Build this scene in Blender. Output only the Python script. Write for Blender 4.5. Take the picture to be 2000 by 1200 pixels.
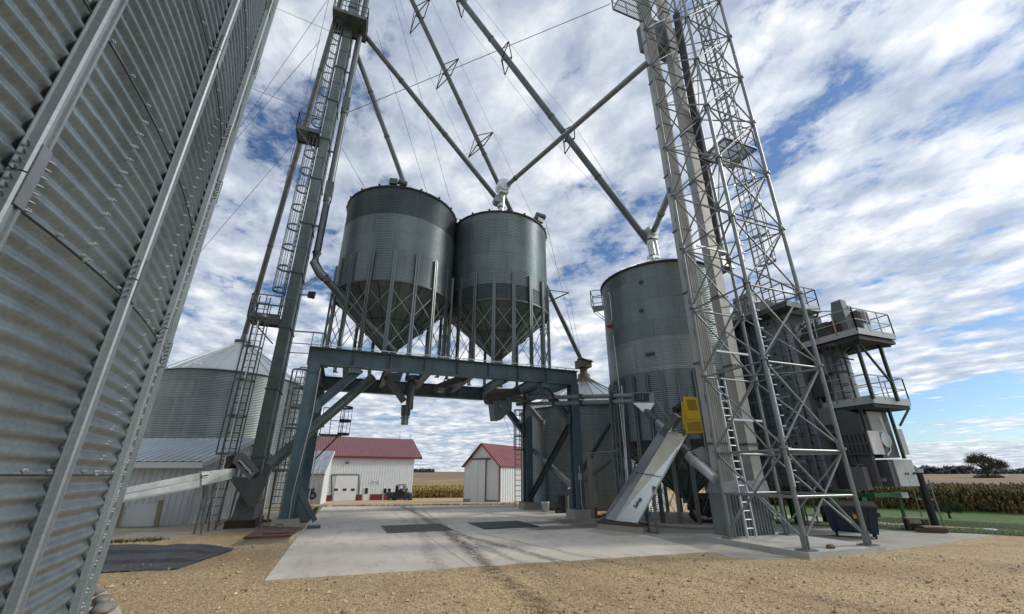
import bpy, math, random
import numpy as np
from mathutils import Vector, Matrix, noise as mnoise
random.seed(7); RNG = np.random.default_rng(7)
S = bpy.context.scene
for o in list(bpy.data.objects): bpy.data.objects.remove(o)
R = math.radians

# ------------------------------------------------------------------ camera
EYE = np.array([0.0, 0.0, 1.65]); FOC = 824.0
PITCH = math.atan(328/824.); YAW = R(21.0)
FW = np.array([math.sin(YAW)*math.cos(PITCH), math.cos(YAW)*math.cos(PITCH), math.sin(PITCH)])
RT = np.array([math.cos(YAW), -math.sin(YAW), 0.0]); UP = np.cross(RT, FW)
cd = bpy.data.cameras.new('camera'); cam = bpy.data.objects.new('camera', cd); S.collection.objects.link(cam)
cd.sensor_fit = 'HORIZONTAL'; cd.sensor_width = 36; cd.lens = 36*FOC/2000.; cd.shift_x = -4/2000.
cd.clip_start = 0.05; cd.clip_end = 9000
m = Matrix(((RT[0], UP[0], -FW[0]), (RT[1], UP[1], -FW[1]), (RT[2], UP[2], -FW[2]))).to_4x4()
m.translation = Vector(EYE); cam.matrix_world = m; S.camera = cam

# ------------------------------------------------------------------ exposure, sky and sun
S.view_settings.view_transform = 'Standard'; S.view_settings.look = 'None'
S.view_settings.exposure = 0.60; S.view_settings.gamma = 1.0
SUN_AZ = R(103); SUN_EL = R(33)          # azimuth clockwise from +Y
w = bpy.data.worlds.new('World'); S.world = w; w.use_nodes = True
nt = w.node_tree; nt.nodes.clear(); L = nt.links
def N(t, **k):
    n = nt.nodes.new(t)
    for a, b in k.items(): setattr(n, a, b)
    return n
def MATH(op, a, b=None, c=None):
    n = N('ShaderNodeMath', operation=op)
    for i, v in enumerate((a, b, c)):
        if v is None: continue
        if isinstance(v, (int, float)): n.inputs[i].default_value = v
        else: L.new(v, n.inputs[i])
    return n.outputs[0]
def RAMP(v, *stops):
    n = N('ShaderNodeValToRGB'); L.new(v, n.inputs[0]); e = n.color_ramp.elements
    while len(e) < len(stops): e.new(0.5)
    for i, (p, c) in enumerate(stops): e[i].position = p; e[i].color = (*c, 1) if len(c) == 3 else c
    return n.outputs[0]
def NOISE(vec, scale, detail=6, rough=0.55, dist=0.0, dim='3D'):
    n = N('ShaderNodeTexNoise', noise_dimensions=dim); L.new(vec, n.inputs['Vector'])
    n.inputs['Scale'].default_value = scale; n.inputs['Detail'].default_value = detail
    n.inputs['Roughness'].default_value = rough; n.inputs['Distortion'].default_value = dist
    return n.outputs[0]
def MIXC(f, a, b):
    n = N('ShaderNodeMix', data_type='RGBA'); 
    for i, v in ((0, f), (6, a), (7, b)):
        if isinstance(v, (int, float)): n.inputs[i].default_value = v
        elif isinstance(v, tuple): n.inputs[i].default_value = (*v, 1)
        else: L.new(v, n.inputs[i])
    return n.outputs[2]
sky = N('ShaderNodeTexSky', sky_type='NISHITA'); sky.sun_disc = False
sky.sun_elevation = SUN_EL; sky.sun_rotation = SUN_AZ; sky.altitude = 200; sky.dust_density = 0.6; sky.ozone_density = 2.0
tc = N('ShaderNodeTexCoord'); sep = N('ShaderNodeSeparateXYZ'); L.new(tc.outputs['Generated'], sep.inputs[0])
zz = MATH('MAXIMUM', sep.outputs[2], 0.0); den = MATH('ADD', zz, 0.07)
cmb = N('ShaderNodeCombineXYZ'); L.new(MATH('DIVIDE', sep.outputs[0], den), cmb.inputs[0]); L.new(MATH('DIVIDE', sep.outputs[1], den), cmb.inputs[1])
mp = N('ShaderNodeMapping'); L.new(cmb.outputs[0], mp.inputs[0]); mp.inputs['Rotation'].default_value = (0, 0, R(38)); mp.inputs['Scale'].default_value = (0.84, 0.70, 1); mp.inputs['Location'].default_value = (3.3, 1.2, 0)
big = NOISE(mp.outputs[0], 1.1, 2, 0.5, 0.2)
mid = NOISE(mp.outputs[0], 6.5, 3, 0.5, 0.15)
fin = NOISE(mp.outputs[0], 18.0, 6, 0.65, 0.1)
vo = N('ShaderNodeTexVoronoi', feature='SMOOTH_F1'); L.new(mp.outputs[0], vo.inputs['Vector']); vo.inputs['Scale'].default_value = 7.5; vo.inputs['Randomness'].default_value = 1.0; vo.inputs['Smoothness'].default_value = 0.6
puff = MATH('SUBTRACT', 0.85, vo.outputs['Distance'])
dens = MATH('ADD', MATH('ADD', MATH('MULTIPLY', big, 0.36), MATH('MULTIPLY', mid, 0.30)), MATH('MULTIPLY', fin, 0.30))
dens = MATH('ADD', dens, MATH('MULTIPLY', MATH('SUBTRACT', puff, 0.5), 0.20))
low = N('ShaderNodeMapRange'); L.new(sep.outputs[2], low.inputs[0]); low.inputs[1].default_value = 0.02; low.inputs[2].default_value = 0.25; low.inputs[3].default_value = 0.03; low.inputs[4].default_value = 0.0
dens = MATH('ADD', dens, low.outputs[0])
rd = N('ShaderNodeVectorMath', operation='DOT_PRODUCT'); L.new(tc.outputs['Generated'], rd.inputs[0]); rd.inputs[1].default_value = (math.sin(R(68)), math.cos(R(68)), 0)
r1 = N('ShaderNodeMapRange'); L.new(rd.outputs['Value'], r1.inputs[0]); r1.inputs[1].default_value = 0.88; r1.inputs[2].default_value = 0.985; r1.interpolation_type = 'SMOOTHSTEP'
r2 = N('ShaderNodeMapRange'); L.new(sep.outputs[2], r2.inputs[0]); r2.inputs[1].default_value = 0.17; r2.inputs[2].default_value = 0.12; r2.interpolation_type = 'SMOOTHSTEP'
r3 = N('ShaderNodeMapRange'); L.new(sep.outputs[2], r3.inputs[0]); r3.inputs[1].default_value = 0.035; r3.inputs[2].default_value = 0.06; r3.interpolation_type = 'SMOOTHSTEP'
dens = MATH('SUBTRACT', dens, MATH('MULTIPLY', MATH('MULTIPLY', r1.outputs[0], MATH('MULTIPLY', r2.outputs[0], r3.outputs[0])), 0.16))
cover = RAMP(dens, (0.335, (0, 0, 0)), (0.405, (0.80, 0.80, 0.80)), (0.47, (1, 1, 1)))
# cloud brightness: thick = grey, lit edges = white, brighter towards the sun
tk = MATH('ADD', MATH('MULTIPLY', NOISE(mp.outputs[0], 2.2, 3, 0.5, 0.3), 0.45), MATH('MULTIPLY', NOISE(mp.outputs[0], 8.0, 6, 0.62, 0.2), 0.55))
tk = MATH('ADD', tk, MATH('MULTIPLY', MATH('SUBTRACT', puff, 0.5), 0.20))
thick = RAMP(tk, (0.38, (3.9, 4.5, 5.5)), (0.50, (5.9, 6.4, 7.1)), (0.62, (8.8, 8.9, 9.0)))
sd = N('ShaderNodeVectorMath', operation='DOT_PRODUCT'); L.new(tc.outputs['Generated'], sd.inputs[0])
sv = (math.sin(SUN_AZ)*math.cos(SUN_EL), math.cos(SUN_AZ)*math.cos(SUN_EL), math.sin(SUN_EL)); sd.inputs[1].default_value = sv
glow = MATH('ADD', MATH('MULTIPLY', MATH('POWER', MATH('MAXIMUM', sd.outputs['Value'], 0.0), 3.0), 0.16), 0.88)
cl = N('ShaderNodeVectorMath', operation='SCALE'); L.new(thick, cl.inputs[0]); L.new(glow, cl.inputs['Scale'])
skc = N('ShaderNodeVectorMath', operation='MULTIPLY'); L.new(sky.outputs[0], skc.inputs[0]); skc.inputs[1].default_value = (0.58, 0.72, 0.88)
f2 = MATH('MULTIPLY', cover, 0.97)
mixed = MIXC(f2, skc.outputs[0], cl.outputs[0])
bg = N('ShaderNodeBackground'); L.new(mixed, bg.inputs[0]); bg.inputs[1].default_value = 0.088
out = N('ShaderNodeOutputWorld'); L.new(bg.outputs[0], out.inputs[0])

sl = bpy.data.lights.new('sun', 'SUN'); sl.energy = 1.6; sl.angle = R(8.0); sl.color = (1.0, 0.93, 0.82)
so = bpy.data.objects.new('sun', sl); S.collection.objects.link(so)
so.rotation_euler = (-Vector(sv)).to_track_quat('-Z', 'Y').to_euler()

# ------------------------------------------------------------------ real-world points seen along a pixel of the photograph (2000 wide)
def ray(x, y): return FW*FOC + RT*(x-1004.) - UP*(y-600.)
def G(x, y, z=0.0):
    d = ray(x, y); return EYE + d*((z-EYE[2])/d[2])
def AY(x, y, Y):
    d = ray(x, y); return EYE + d*(Y/d[1])
def AX(x, y, X):
    d = ray(x, y); return EYE + d*(X/d[0])
def AD(x, y, D):
    d = ray(x, y); return EYE + d*(D/math.hypot(d[0], d[1]))
def HZ(b, x, y):
    d = ray(x, y); return EYE[2] + d[2]*math.hypot(b[0], b[1])/math.hypot(d[0], d[1])
def V(*a): return np.array(a, float)

# ------------------------------------------------------------------ materials
def mat(name, fn):
    m_ = bpy.data.materials.new(name); m_.use_nodes = True
    global nt, L
    nt = m_.node_tree; L = nt.links; nt.nodes.clear()
    b = N('ShaderNodeBsdfPrincipled'); o = N('ShaderNodeOutputMaterial'); L.new(b.outputs[0], o.inputs[0])
    fn(b, o); return m_
def inp(b, **k):
    for a, v in k.items():
        s = b.inputs[a.replace('_', ' ')]
        if isinstance(v, tuple): s.default_value = (*v, 1) if len(v) == 3 else v
        elif isinstance(v, (int, float)): s.default_value = v
        else: L.new(v, s)
def POS():
    g_ = N('ShaderNodeNewGeometry'); return g_.outputs['Position']
def OBJC():
    t = N('ShaderNodeTexCoord'); return t.outputs['Object']
def MAP(v, sc=(1, 1, 1), rot=(0, 0, 0)):
    n = N('ShaderNodeMapping'); L.new(v, n.inputs[0]); n.inputs['Scale'].default_value = sc; n.inputs['Rotation'].default_value = rot; return n.outputs[0]
def BUMP(b, h, s=0.3, d=0.01):
    n = N('ShaderNodeBump'); n.inputs['Strength'].default_value = s; n.inputs['Distance'].default_value = d
    L.new(h, n.inputs['Height']); L.new(n.outputs[0], b.inputs['Normal'])
def sc(c, k): return tuple(min(1, x*k) for x in c)
def metal(name, c, met=0.75, rough=0.42, var=0.25, streak=0.5, scale=2.0, spangle=0.12, bump=0.0, sheets=0, sh=0.93):
    def fn(b, o):
        p = POS()
        st = NOISE(MAP(p, (3.0, 3.0, 0.25)), scale, 5, 0.6)
        bl = NOISE(p, scale*0.9, 4, 0.6)
        vor = N('ShaderNodeTexVoronoi'); L.new(p, vor.inputs['Vector']); vor.inputs['Scale'].default_value = 55
        sp = N('ShaderNodeSeparateColor'); L.new(vor.outputs['Color'], sp.inputs[0])
        v = MATH('ADD', MATH('MULTIPLY', st, streak), MATH('MULTIPLY', bl, 1-streak))
        v = MATH('ADD', v, MATH('MULTIPLY', MATH('SUBTRACT', sp.outputs[0], 0.5), spangle))
        col = RAMP(v, (0.33, sc(c, 1-var)), (0.52, c), (0.72, sc(c, 1+var)))
        if sheets:
            so_ = N('ShaderNodeSeparateXYZ'); L.new(OBJC(), so_.inputs[0])
            rw = MATH('FLOOR', MATH('DIVIDE', so_.outputs[2], sh)); an = MATH('MULTIPLY', MATH('ARCTAN2', so_.outputs[1], so_.outputs[0]), sheets/6.2832)
            an = MATH('ADD', an, MATH('MULTIPLY', MATH('MODULO', rw, 2.0), 0.5)); cb = N('ShaderNodeCombineXYZ'); L.new(MATH('FLOOR', an), cb.inputs[0]); L.new(rw, cb.inputs[1])
            wn = N('ShaderNodeTexWhiteNoise', noise_dimensions='2D'); L.new(cb.outputs[0], wn.inputs['Vector'])
            fr = MATH('FRACT', an); seam = MATH('LESS_THAN', MATH('ABSOLUTE', MATH('SUBTRACT', fr, 0.5)), 0.488); hs = MATH('GREATER_THAN', MATH('FRACT', MATH('DIVIDE', so_.outputs[2], sh)), 0.022)
            k_ = MATH('MULTIPLY', MATH('ADD', MATH('MULTIPLY', wn.outputs['Value'], 0.22), 0.89), MATH('ADD', MATH('MULTIPLY', MATH('MULTIPLY', seam, hs), 0.22), 0.78))
            vm = N('ShaderNodeVectorMath', operation='SCALE'); L.new(col, vm.inputs[0]); L.new(k_, vm.inputs['Scale']); col = vm.outputs[0]
            du_ = NOISE(MAP(p, (6, 6, .18)), 1.2, 5, 0.7); col = MIXC(RAMP(du_, (0.56, (0, 0, 0)), (0.78, (.45, .45, .45))), col, (0.16, 0.14, 0.11))
        inp(b, Base_Color=col, Metallic=met)
        inp(b, Roughness=MATH('ADD', MATH('MULTIPLY', bl, 0.25), rough-0.12))
        if bump: BUMP(b, bl, bump, 0.01)
    return mat(name, fn)
def paint(name, c, rough=0.5, var=0.12, dirt=(0.10, 0.08, 0.05), dk=0.25, scale=1.5, met=0.0, bump=0.0):
    def fn(b, o):
        p = POS()
        a = NOISE(p, scale, 5, 0.6); s2 = NOISE(MAP(p, (4, 4, 0.35)), scale*1.5, 5, 0.65)
        col = RAMP(a, (0.3, sc(c, 1-var)), (0.7, sc(c, 1+var)))
        dm = RAMP(s2, (0.52, (0, 0, 0)), (0.75, (dk, dk, dk)))
        inp(b, Base_Color=MIXC(dm, col, dirt), Roughness=rough, Metallic=met)
        if bump: BUMP(b, NOISE(p, 30, 3), bump, 0.01)
    return mat(name, fn)
M = {}
M['near_wall'] = metal('galvanized_near', (0.20, 0.25, 0.27), 0.6, 0.36, 0.35, 0.35, 1.6, 0.12)
M['near_rib'] = metal('galvanized_stiffener', (0.22, 0.26, 0.275), 0.5, 0.5, 0.25, 0.6, 1.6, 0.12)
M['wall_a'] = metal('galvanized_wall', (0.215, 0.275, 0.295), 0.6, 0.40, 0.25, 0.6, 0.8, 0.04, sheets=9)
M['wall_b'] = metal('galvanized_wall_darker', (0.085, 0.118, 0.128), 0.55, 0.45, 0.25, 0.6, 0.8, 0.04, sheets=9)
M['wall_c'] = metal('galvanized_wall_lighter', (0.31, 0.37, 0.39), 0.65, 0.42, 0.22, 0.6, 0.8, 0.04, sheets=9)
M['cone'] = metal('hopper_cone_steel', (0.165, 0.205, 0.19), 0.3, 0.45, 0.35, 0.6, 0.9, 0.05)
M['post'] = metal('galvanized_post', (0.19, 0.22, 0.225), 0.65, 0.4, 0.2, 0.6, 2, 0.06)
M['galv'] = metal('galvanized_tube', (0.235, 0.26, 0.27), 0.6, 0.4, 0.2, 0.4, 3, 0.08)
M['galv_bright'] = metal('galvanized_bright', (0.62, 0.65, 0.66), 0.65, 0.35, 0.15, 0.4, 2, 0.06)
M['galv_dark'] = metal('galvanized_dark', (0.11, 0.13, 0.13), 0.55, 0.45, 0.3, 0.5, 2, 0.06)
M['spout'] = metal('spout_steel', (0.13, 0.15, 0.155), 0.6, 0.42, 0.35, 0.5, 1.5, 0.05)
M['roof_metal'] = metal('roof_sheet', (0.40, 0.44, 0.46), 0.6, 0.4, 0.15, 0.3, 0.8, 0.03)
M['leg_steel'] = metal('elevator_casing', (0.13, 0.165, 0.16), 0.5, 0.45, 0.35, 0.5, 1.4, 0.22)
M['trunk'] = paint('trunk_casing', (0.42, 0.43, 0.41), 0.5, 0.12, (0.2, 0.2, 0.17), 0.3, 1.0, 0.25)
M['brace'] = metal('brace_bar', (0.42, 0.45, 0.45), 0.6, 0.4, 0.2, 0.4, 3, 0.05)
M['wall_d'] = metal('galvanized_wall_plain', (0.27, 0.32, 0.33), 0.62, 0.40, 0.22, 0.6, 0.8, 0.04, sheets=14)
M['dryer_wall'] = metal('dryer_panel', (0.42, 0.47, 0.52), 0.7, 0.35, 0.2, 0.4, 1.5, 0.05)
M['pit'] = paint('pit_floor', (0.16, 0.13, 0.10), 0.9)
M['grate'] = paint('grate_bar', (0.20, 0.165, 0.12), 0.8)
M['dark'] = paint('dark_steel', (0.035, 0.045, 0.05), 0.6)
M['black'] = paint('black_rubber', (0.012, 0.013, 0.015), 0.6)
M['blue'] = paint('blue_grey_paint', (0.078, 0.13, 0.16), 0.5, 0.24, (0.075, 0.06, 0.045), 0.75, 1.6, 0.0, 0.15)
M['yellow'] = paint('yellow_paint', (0.62, 0.42, 0.015), 0.45, 0.08, (0.3, 0.2, 0.02), 0.2)
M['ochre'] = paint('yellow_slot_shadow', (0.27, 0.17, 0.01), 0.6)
M['green'] = paint('green_paint', (0.01, 0.12, 0.025), 0.45, 0.1, (0.02, 0.05, 0.02), 0.4)
M['dark_green'] = paint('dark_green_paint', (0.006, 0.04, 0.022), 0.45)
M['white'] = paint('white_paint', (0.68, 0.70, 0.70), 0.5, 0.05, (0.4, 0.38, 0.33), 0.3)
M['siding'] = paint('white_siding', (0.66, 0.71, 0.73), 0.5, 0.05, (0.42, 0.4, 0.34), 0.25)
M['siding_grey'] = paint('grey_white_siding', (0.60, 0.64, 0.65), 0.5, 0.07, (0.3, 0.3, 0.28), 0.35)
M['light_grey'] = paint('light_grey_panel', (0.44, 0.47, 0.48), 0.45, 0.06, (0.35, 0.35, 0.33), 0.3, 1.5, 0.2)
M['conv'] = metal('conveyor_sheet', (0.74, 0.79, 0.77), 0.6, 0.25, 0.15, 0.2, 1.8, 0.1)
M['grey'] = paint('grey_paint', (0.075, 0.088, 0.092), 0.5)
M['mid_grey'] = paint('mid_grey_paint', (0.16, 0.18, 0.185), 0.5, 0.1, (0.1, 0.1, 0.1), 0.3, 1.5, 0.2)
M['red_roof'] = paint('red_roof_sheet', (0.19, 0.07, 0.075), 0.45, 0.08, (0.2, 0.1, 0.1), 0.3)
M['pink_roof'] = paint('faded_red_roof_sheet', (0.30, 0.115, 0.12), 0.45, 0.08, (0.3, 0.15, 0.14), 0.3)
M['red'] = paint('dark_red_paint', (0.17, 0.018, 0.022), 0.5)
M['bright_red'] = paint('bright_red_paint', (0.5, 0.02, 0.02), 0.5)
M['grey_roof'] = metal('weathered_roof', (0.36, 0.38, 0.40), 0.4, 0.5, 0.4, 0.5, 1.2, 0.03)
M['rust'] = paint('rusty_steel', (0.085, 0.045, 0.027), 0.75, 0.4, (0.05, 0.025, 0.015), 0.6, 3)
M['rust_dark'] = paint('dark_rusty_steel', (0.075, 0.045, 0.035), 0.75, 0.4, (0.05, 0.025, 0.015), 0.6, 3)
M['rust_cap'] = paint('rusty_fitting', (0.11, 0.075, 0.055), 0.7, 0.35, (0.08, 0.04, 0.03), 0.5, 4)
M['navy'] = paint('dark_blue_plastic', (0.008, 0.022, 0.05), 0.4, 0.15, (0.03, 0.03, 0.03), 0.3)
M['orange'] = paint('orange_decal', (0.65, 0.25, 0.02), 0.5)
M['glass'] = paint('dark_glass', (0.02, 0.024, 0.028), 0.12)
M['wood'] = paint('weathered_wood', (0.24, 0.19, 0.13), 0.8, 0.3, (0.1, 0.08, 0.06), 0.5, 5)
M['board'] = paint('grey_board', (0.27, 0.26, 0.24), 0.8, 0.1, (0.15, 0.13, 0.1), 0.4)
M['tan'] = paint('tan_edge', (0.32, 0.27, 0.2), 0.8)
M['wire'] = paint('steel_wire', (0.16, 0.17, 0.18), 0.5)
M['tarp'] = paint('black_tarp', (0.055, 0.06, 0.067), 0.6, 0.4, (0.16, 0.15, 0.14), 0.7, 2.2)
def conc(name, c, dirt, joint=None, tracks=False, rustside=False):
    def fn(b, o):
        p = POS(); sp = N('ShaderNodeSeparateXYZ'); L.new(p, sp.inputs[0]); X_, Y_ = sp.outputs[0], sp.outputs[1]
        a = NOISE(p, 0.55, 7, 0.62, 0.4); f = NOISE(p, 60, 3, 0.6); md = NOISE(MAP(p, (1.6, .5, 1)), 1.8, 8, 0.7, 0.6)
        col = RAMP(a, (0.3, sc(c, 0.84)), (0.55, c), (0.75, sc(c, 1.07)))
        col = MIXC(RAMP(md, (0.5, (0, 0, 0)), (0.74, (.7, .7, .7))), col, dirt)
        sp2 = NOISE(p, 7, 6, 0.7)
        col = MIXC(RAMP(sp2, (0.60, (0, 0, 0)), (0.72, (.45, .45, .45))), col, sc(dirt, 0.55))
        col = MIXC(RAMP(f, (0.35, (.18, .18, .18)), (0.55, (0, 0, 0))), col, sc(c, 0.45))
        if tracks:
            wob = MATH('MULTIPLY', MATH('SUBTRACT', NOISE(p, 0.8, 3), 0.5), 0.5)
            # tyre track bending along the drive
            def tr(a0, b0, c0, wd, amt, y0=-50, y1=99):
                dy = MATH('SUBTRACT', Y_, 9.0)
                cx = MATH('ADD', MATH('ADD', MATH('MULTIPLY', dy, b0), a0), MATH('MULTIPLY', MATH('MULTIPLY', dy, dy), c0))
                d = MATH('ABSOLUTE', MATH('SUBTRACT', MATH('ADD', X_, wob), cx))
                k = N('ShaderNodeMapRange'); L.new(d, k.inputs[0]); k.inputs[1].default_value = wd; k.inputs[2].default_value = wd*0.25; k.inputs[3].default_value = 0; k.inputs[4].default_value = amt
                r_ = MATH('MULTIPLY', k.outputs[0], RAMP(NOISE(MAP(p, (5, 2, 1)), 2.2, 6, 0.75), (0.36, (0, 0, 0)), (0.54, (1, 1, 1))))
                return MATH('MULTIPLY', r_, MATH('MULTIPLY', MATH('GREATER_THAN', Y_, y0), MATH('LESS_THAN', Y_, y1)))
            for A_ in ((2.93, 0.085, -0.003, .24, .85), (3.6, -0.02, 0.004, .12, .5, 10, 24), (4.45, -0.20, 0.0, .22, .75, 8, 14), (3.7, -0.2, .018, .13, .5, 8, 14), (5.3, -.28, .01, .12, .4, 8, 14), (1.9, 0.12, 0.0, .22, .35, 8, 27)):
                col = MIXC(tr(*A_), col, (0.085, 0.06, 0.042))
            # spilled mud near the right pit lid; wide dark band across the far end
            for (cx, cy, rx, ry, amt) in ((7.6, 14.3, 2.2, .55, .85), (7.0, 15.9, 1.8, .45, .7), (8.8, 15.6, 1.3, 1.6, .8), (4, 24.5, 9, 1.1, .5), (8.3, 12.6, .9, 1.1, .35)):
                ex = MATH('DIVIDE', MATH('SUBTRACT', X_, cx), rx); ey = MATH('DIVIDE', MATH('SUBTRACT', Y_, cy), ry)
                dd = MATH('ADD', MATH('SQRT', MATH('ADD', MATH('MULTIPLY', ex, ex), MATH('MULTIPLY', ey, ey))), MATH('MULTIPLY', MATH('SUBTRACT', NOISE(MAP(p, (1, 3, 1)), 0.9, 7, 0.65), 0.5), 2.0))
                k = N('ShaderNodeMapRange'); L.new(dd, k.inputs[0]); k.inputs[1].default_value = 1.05; k.inputs[2].default_value = 0.75; k.inputs[3].default_value = 0; k.inputs[4].default_value = amt
                col = MIXC(k.outputs[0], col, (0.13, 0.088, 0.068))
        if joint:
            for ax, vals in joint:
                for v_ in vals:
                    d = MATH('ABSOLUTE', MATH('SUBTRACT', (X_ if ax == 'x' else Y_), v_))
                    col = MIXC(MATH('MULTIPLY', MATH('LESS_THAN', d, 0.013 if ax == 'x' else 0.022), 0.6), col, (0.1, 0.09, 0.075))
        inp(b, Base_Color=col, Roughness=0.85)
        BUMP(b, MATH('ADD', f, MATH('MULTIPLY', sp2, 0.6)), 0.25, 0.01)
    return mat(name, fn)
M['pad'] = conc('drive_concrete', (0.68, 0.63, 0.54), (0.36, 0.31, 0.24), (('x', (2.6,)), ('y', (13.6, 18.6, 23.4))), True)
M['pad_old'] = conc('old_concrete', (0.40, 0.385, 0.34), (0.2, 0.17, 0.14))
M['pad_new'] = conc('slab_concrete', (0.50, 0.49, 0.46), (0.3, 0.28, 0.25))
M['pad_far'] = conc('yard_concrete', (0.36, 0.31, 0.24), (0.2, 0.16, 0.12))
M['conc'] = conc('footing_concrete', (0.42, 0.39, 0.33), (0.26, 0.2, 0.14))
def gravel_fn(b, o):
    p = POS(); sp = N('ShaderNodeSeparateXYZ'); L.new(p, sp.inputs[0]); X_, Y_ = sp.outputs[0], sp.outputs[1]
    wp = N('ShaderNodeTexNoise'); L.new(p, wp.inputs['Vector']); wp.inputs['Scale'].default_value = 20
    v1 = N('ShaderNodeTexVoronoi'); L.new(p, v1.inputs['Vector']); v1.inputs['Scale'].default_value = 46
    v2 = N('ShaderNodeTexVoronoi'); L.new(p, v2.inputs['Vector']); v2.inputs['Scale'].default_value = 23
    s1 = N('ShaderNodeSeparateColor'); L.new(v1.outputs['Color'], s1.inputs[0])
    s2 = N('ShaderNodeSeparateColor'); L.new(v2.outputs['Color'], s2.inputs[0])
    mix = MATH('ADD', MATH('MULTIPLY', s1.outputs[0], 0.6), MATH('MULTIPLY', s2.outputs[1], 0.4))
    col = RAMP(mix, (0.05, (0.25, 0.168, 0.080)), (0.35, (0.44, 0.315, 0.165)), (0.65, (0.58, 0.43, 0.235)), (0.95, (0.76, 0.64, 0.43)))
    a = NOISE(p, 0.35, 6, 0.6, 0.5)
    col = MIXC(RAMP(a, (0.42, (0, 0, 0)), (0.68, (.5, .5, .5))), col, (0.30, 0.19, 0.10))
    a2 = NOISE(MAP(p, (1, .3, 1), (0, 0, R(35))), 0.8, 7, 0.7, 0.4)
    col = MIXC(RAMP(a2, (0.50, (0, 0, 0)), (0.7, (.45, .45, .45))), col, (0.2, 0.14, 0.09))
    wob = MATH('MULTIPLY', MATH('SUBTRACT', NOISE(p, 1.3, 5, .7), 0.5), 0.5)
    def tr(a0, b0, wd, amt):
        cx = MATH('ADD', MATH('MULTIPLY', MATH('SUBTRACT', Y_, 9.0), b0), a0)
        d = MATH('ABSOLUTE', MATH('SUBTRACT', MATH('ADD', X_, wob), cx))
        k = N('ShaderNodeMapRange'); L.new(d, k.inputs[0]); k.inputs[1].default_value = wd; k.inputs[2].default_value = wd*.3; k.inputs[3].default_value = 0; k.inputs[4].default_value = amt
        return MATH('MULTIPLY', k.outputs[0], MATH('LESS_THAN', Y_, 12.0))
    for A_ in ((2.9, 0.045, .27, .95), (5.2, -0.35, .2, .5), (4.2, -.45, .1, .35), (7.2, -.6, .14, .3)):
        col = MIXC(MATH('MULTIPLY', tr(*A_), RAMP(NOISE(p, 5, 5, .7), (.40, (.1, .1, .1)), (.6, (.9, .9, .9)))), col, (0.07, 0.048, 0.034))
    inp(b, Base_Color=col, Roughness=0.95)
    h = MATH('ADD', MATH('MULTIPLY', v1.outputs['Distance'], -1.0), MATH('MULTIPLY', v2.outputs['Distance'], -0.8))
    BUMP(b, MATH('ADD', h, MATH('MULTIPLY', NOISE(p, 3, 5), 2.5)), 0.6, 0.03)
M['gravel'] = mat('tan_gravel', gravel_fn)
def stonefn(c1, c2):
    def fn(b, o):
        oi = N('ShaderNodeNewGeometry')
        col = RAMP(oi.outputs['Random Per Island'], (0, c1), (1, c2)); inp(b, Base_Color=col, Roughness=0.9)
    return fn
M['pebble'] = mat('pebbles', stonefn((0.32, 0.23, 0.13), (0.72, 0.60, 0.41)))
M['stone'] = paint('fieldstone', (0.20, 0.19, 0.17), 0.85, 0.3, (0.12, 0.1, 0.08), 0.4, 12, 0, .4)
M['brick_stone'] = paint('brown_stone', (0.11, 0.075, 0.06), 0.85, 0.3, (0.12, 0.1, 0.08), 0.4, 12, 0, .4)
def lawn_fn(b, o):
    p = POS(); a = NOISE(p, 0.4, 6, 0.65); f = NOISE(p, 25, 4, 0.7)
    col = RAMP(MATH('ADD', MATH('MULTIPLY', a, .6), MATH('MULTIPLY', f, .4)), (0.35, (0.028, 0.06, 0.008)), (0.52, (0.055, 0.11, 0.014)), (0.68, (0.11, 0.15, 0.03)))
    inp(b, Base_Color=col, Roughness=0.9); BUMP(b, f, 0.6, 0.04)
M['weed'] = mat('weed_blades', stonefn((0.04, 0.07, 0.015), (0.14, 0.15, 0.05)))
M['lawn'] = mat('lawn_grass', lawn_fn)
def field_fn(b, o):
    p = POS(); a = NOISE(p, 0.012, 5, 0.6); s2 = NOISE(MAP(p, (0.02, .35, 1), (0, 0, R(-20))), 1.0, 5, 0.6)
    col = RAMP(MATH('ADD', MATH('MULTIPLY', a, .6), MATH('MULTIPLY', s2, .4)), (0.38, (0.15, 0.10, 0.065)), (0.5, (0.21, 0.145, 0.092)), (0.62, (0.30, 0.20, 0.10)))
    inp(b, Base_Color=col, Roughness=0.95)
M['field'] = mat('harvested_field', field_fn)
def strip_fn(b, o):
    p = POS(); a = NOISE(MAP(p, (.3, .3, 1)), 0.3, 5, 0.6)
    inp(b, Base_Color=RAMP(a, (0.4, (0.20, 0.135, 0.05)), (0.6, (0.30, 0.22, 0.10))), Roughness=0.95)
M['field_gold'] = mat('stubble', strip_fn)
def leaf(name, c1, c2, c3):
    def fn(b, o):
        g_ = N('ShaderNodeNewGeometry'); col = RAMP(g_.outputs['Random Per Island'], (0.0, c1), (0.5, c2), (1.0, c3))
        inp(b, Base_Color=col, Roughness=0.8)
    return mat(name, fn)
M['corn'] = leaf('dry_corn_leaves', (0.16, 0.15, 0.035), (0.38, 0.27, 0.09), (0.52, 0.39, 0.15))
M['corn_red'] = leaf('dry_corn_leaves_dark', (0.08, 0.10, 0.025), (0.15, 0.10, 0.035), (0.22, 0.16, 0.055))
M['tree'] = leaf('tree_leaves', (0.045, 0.05, 0.02), (0.08, 0.08, 0.035), (0.15, 0.12, 0.055))
M['bush'] = leaf('bush_leaves', (0.025, 0.05, 0.015), (0.05, 0.08, 0.025), (0.09, 0.10, 0.04))
M['bark'] = paint('bark', (0.06, 0.048, 0.038), 0.9)
M['hazed_wood'] = leaf('far_woods', (0.13, 0.155, 0.165), (0.15, 0.18, 0.19), (0.18, 0.20, 0.205))  # distance haze put into the leaf colour: paler and bluer
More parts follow.
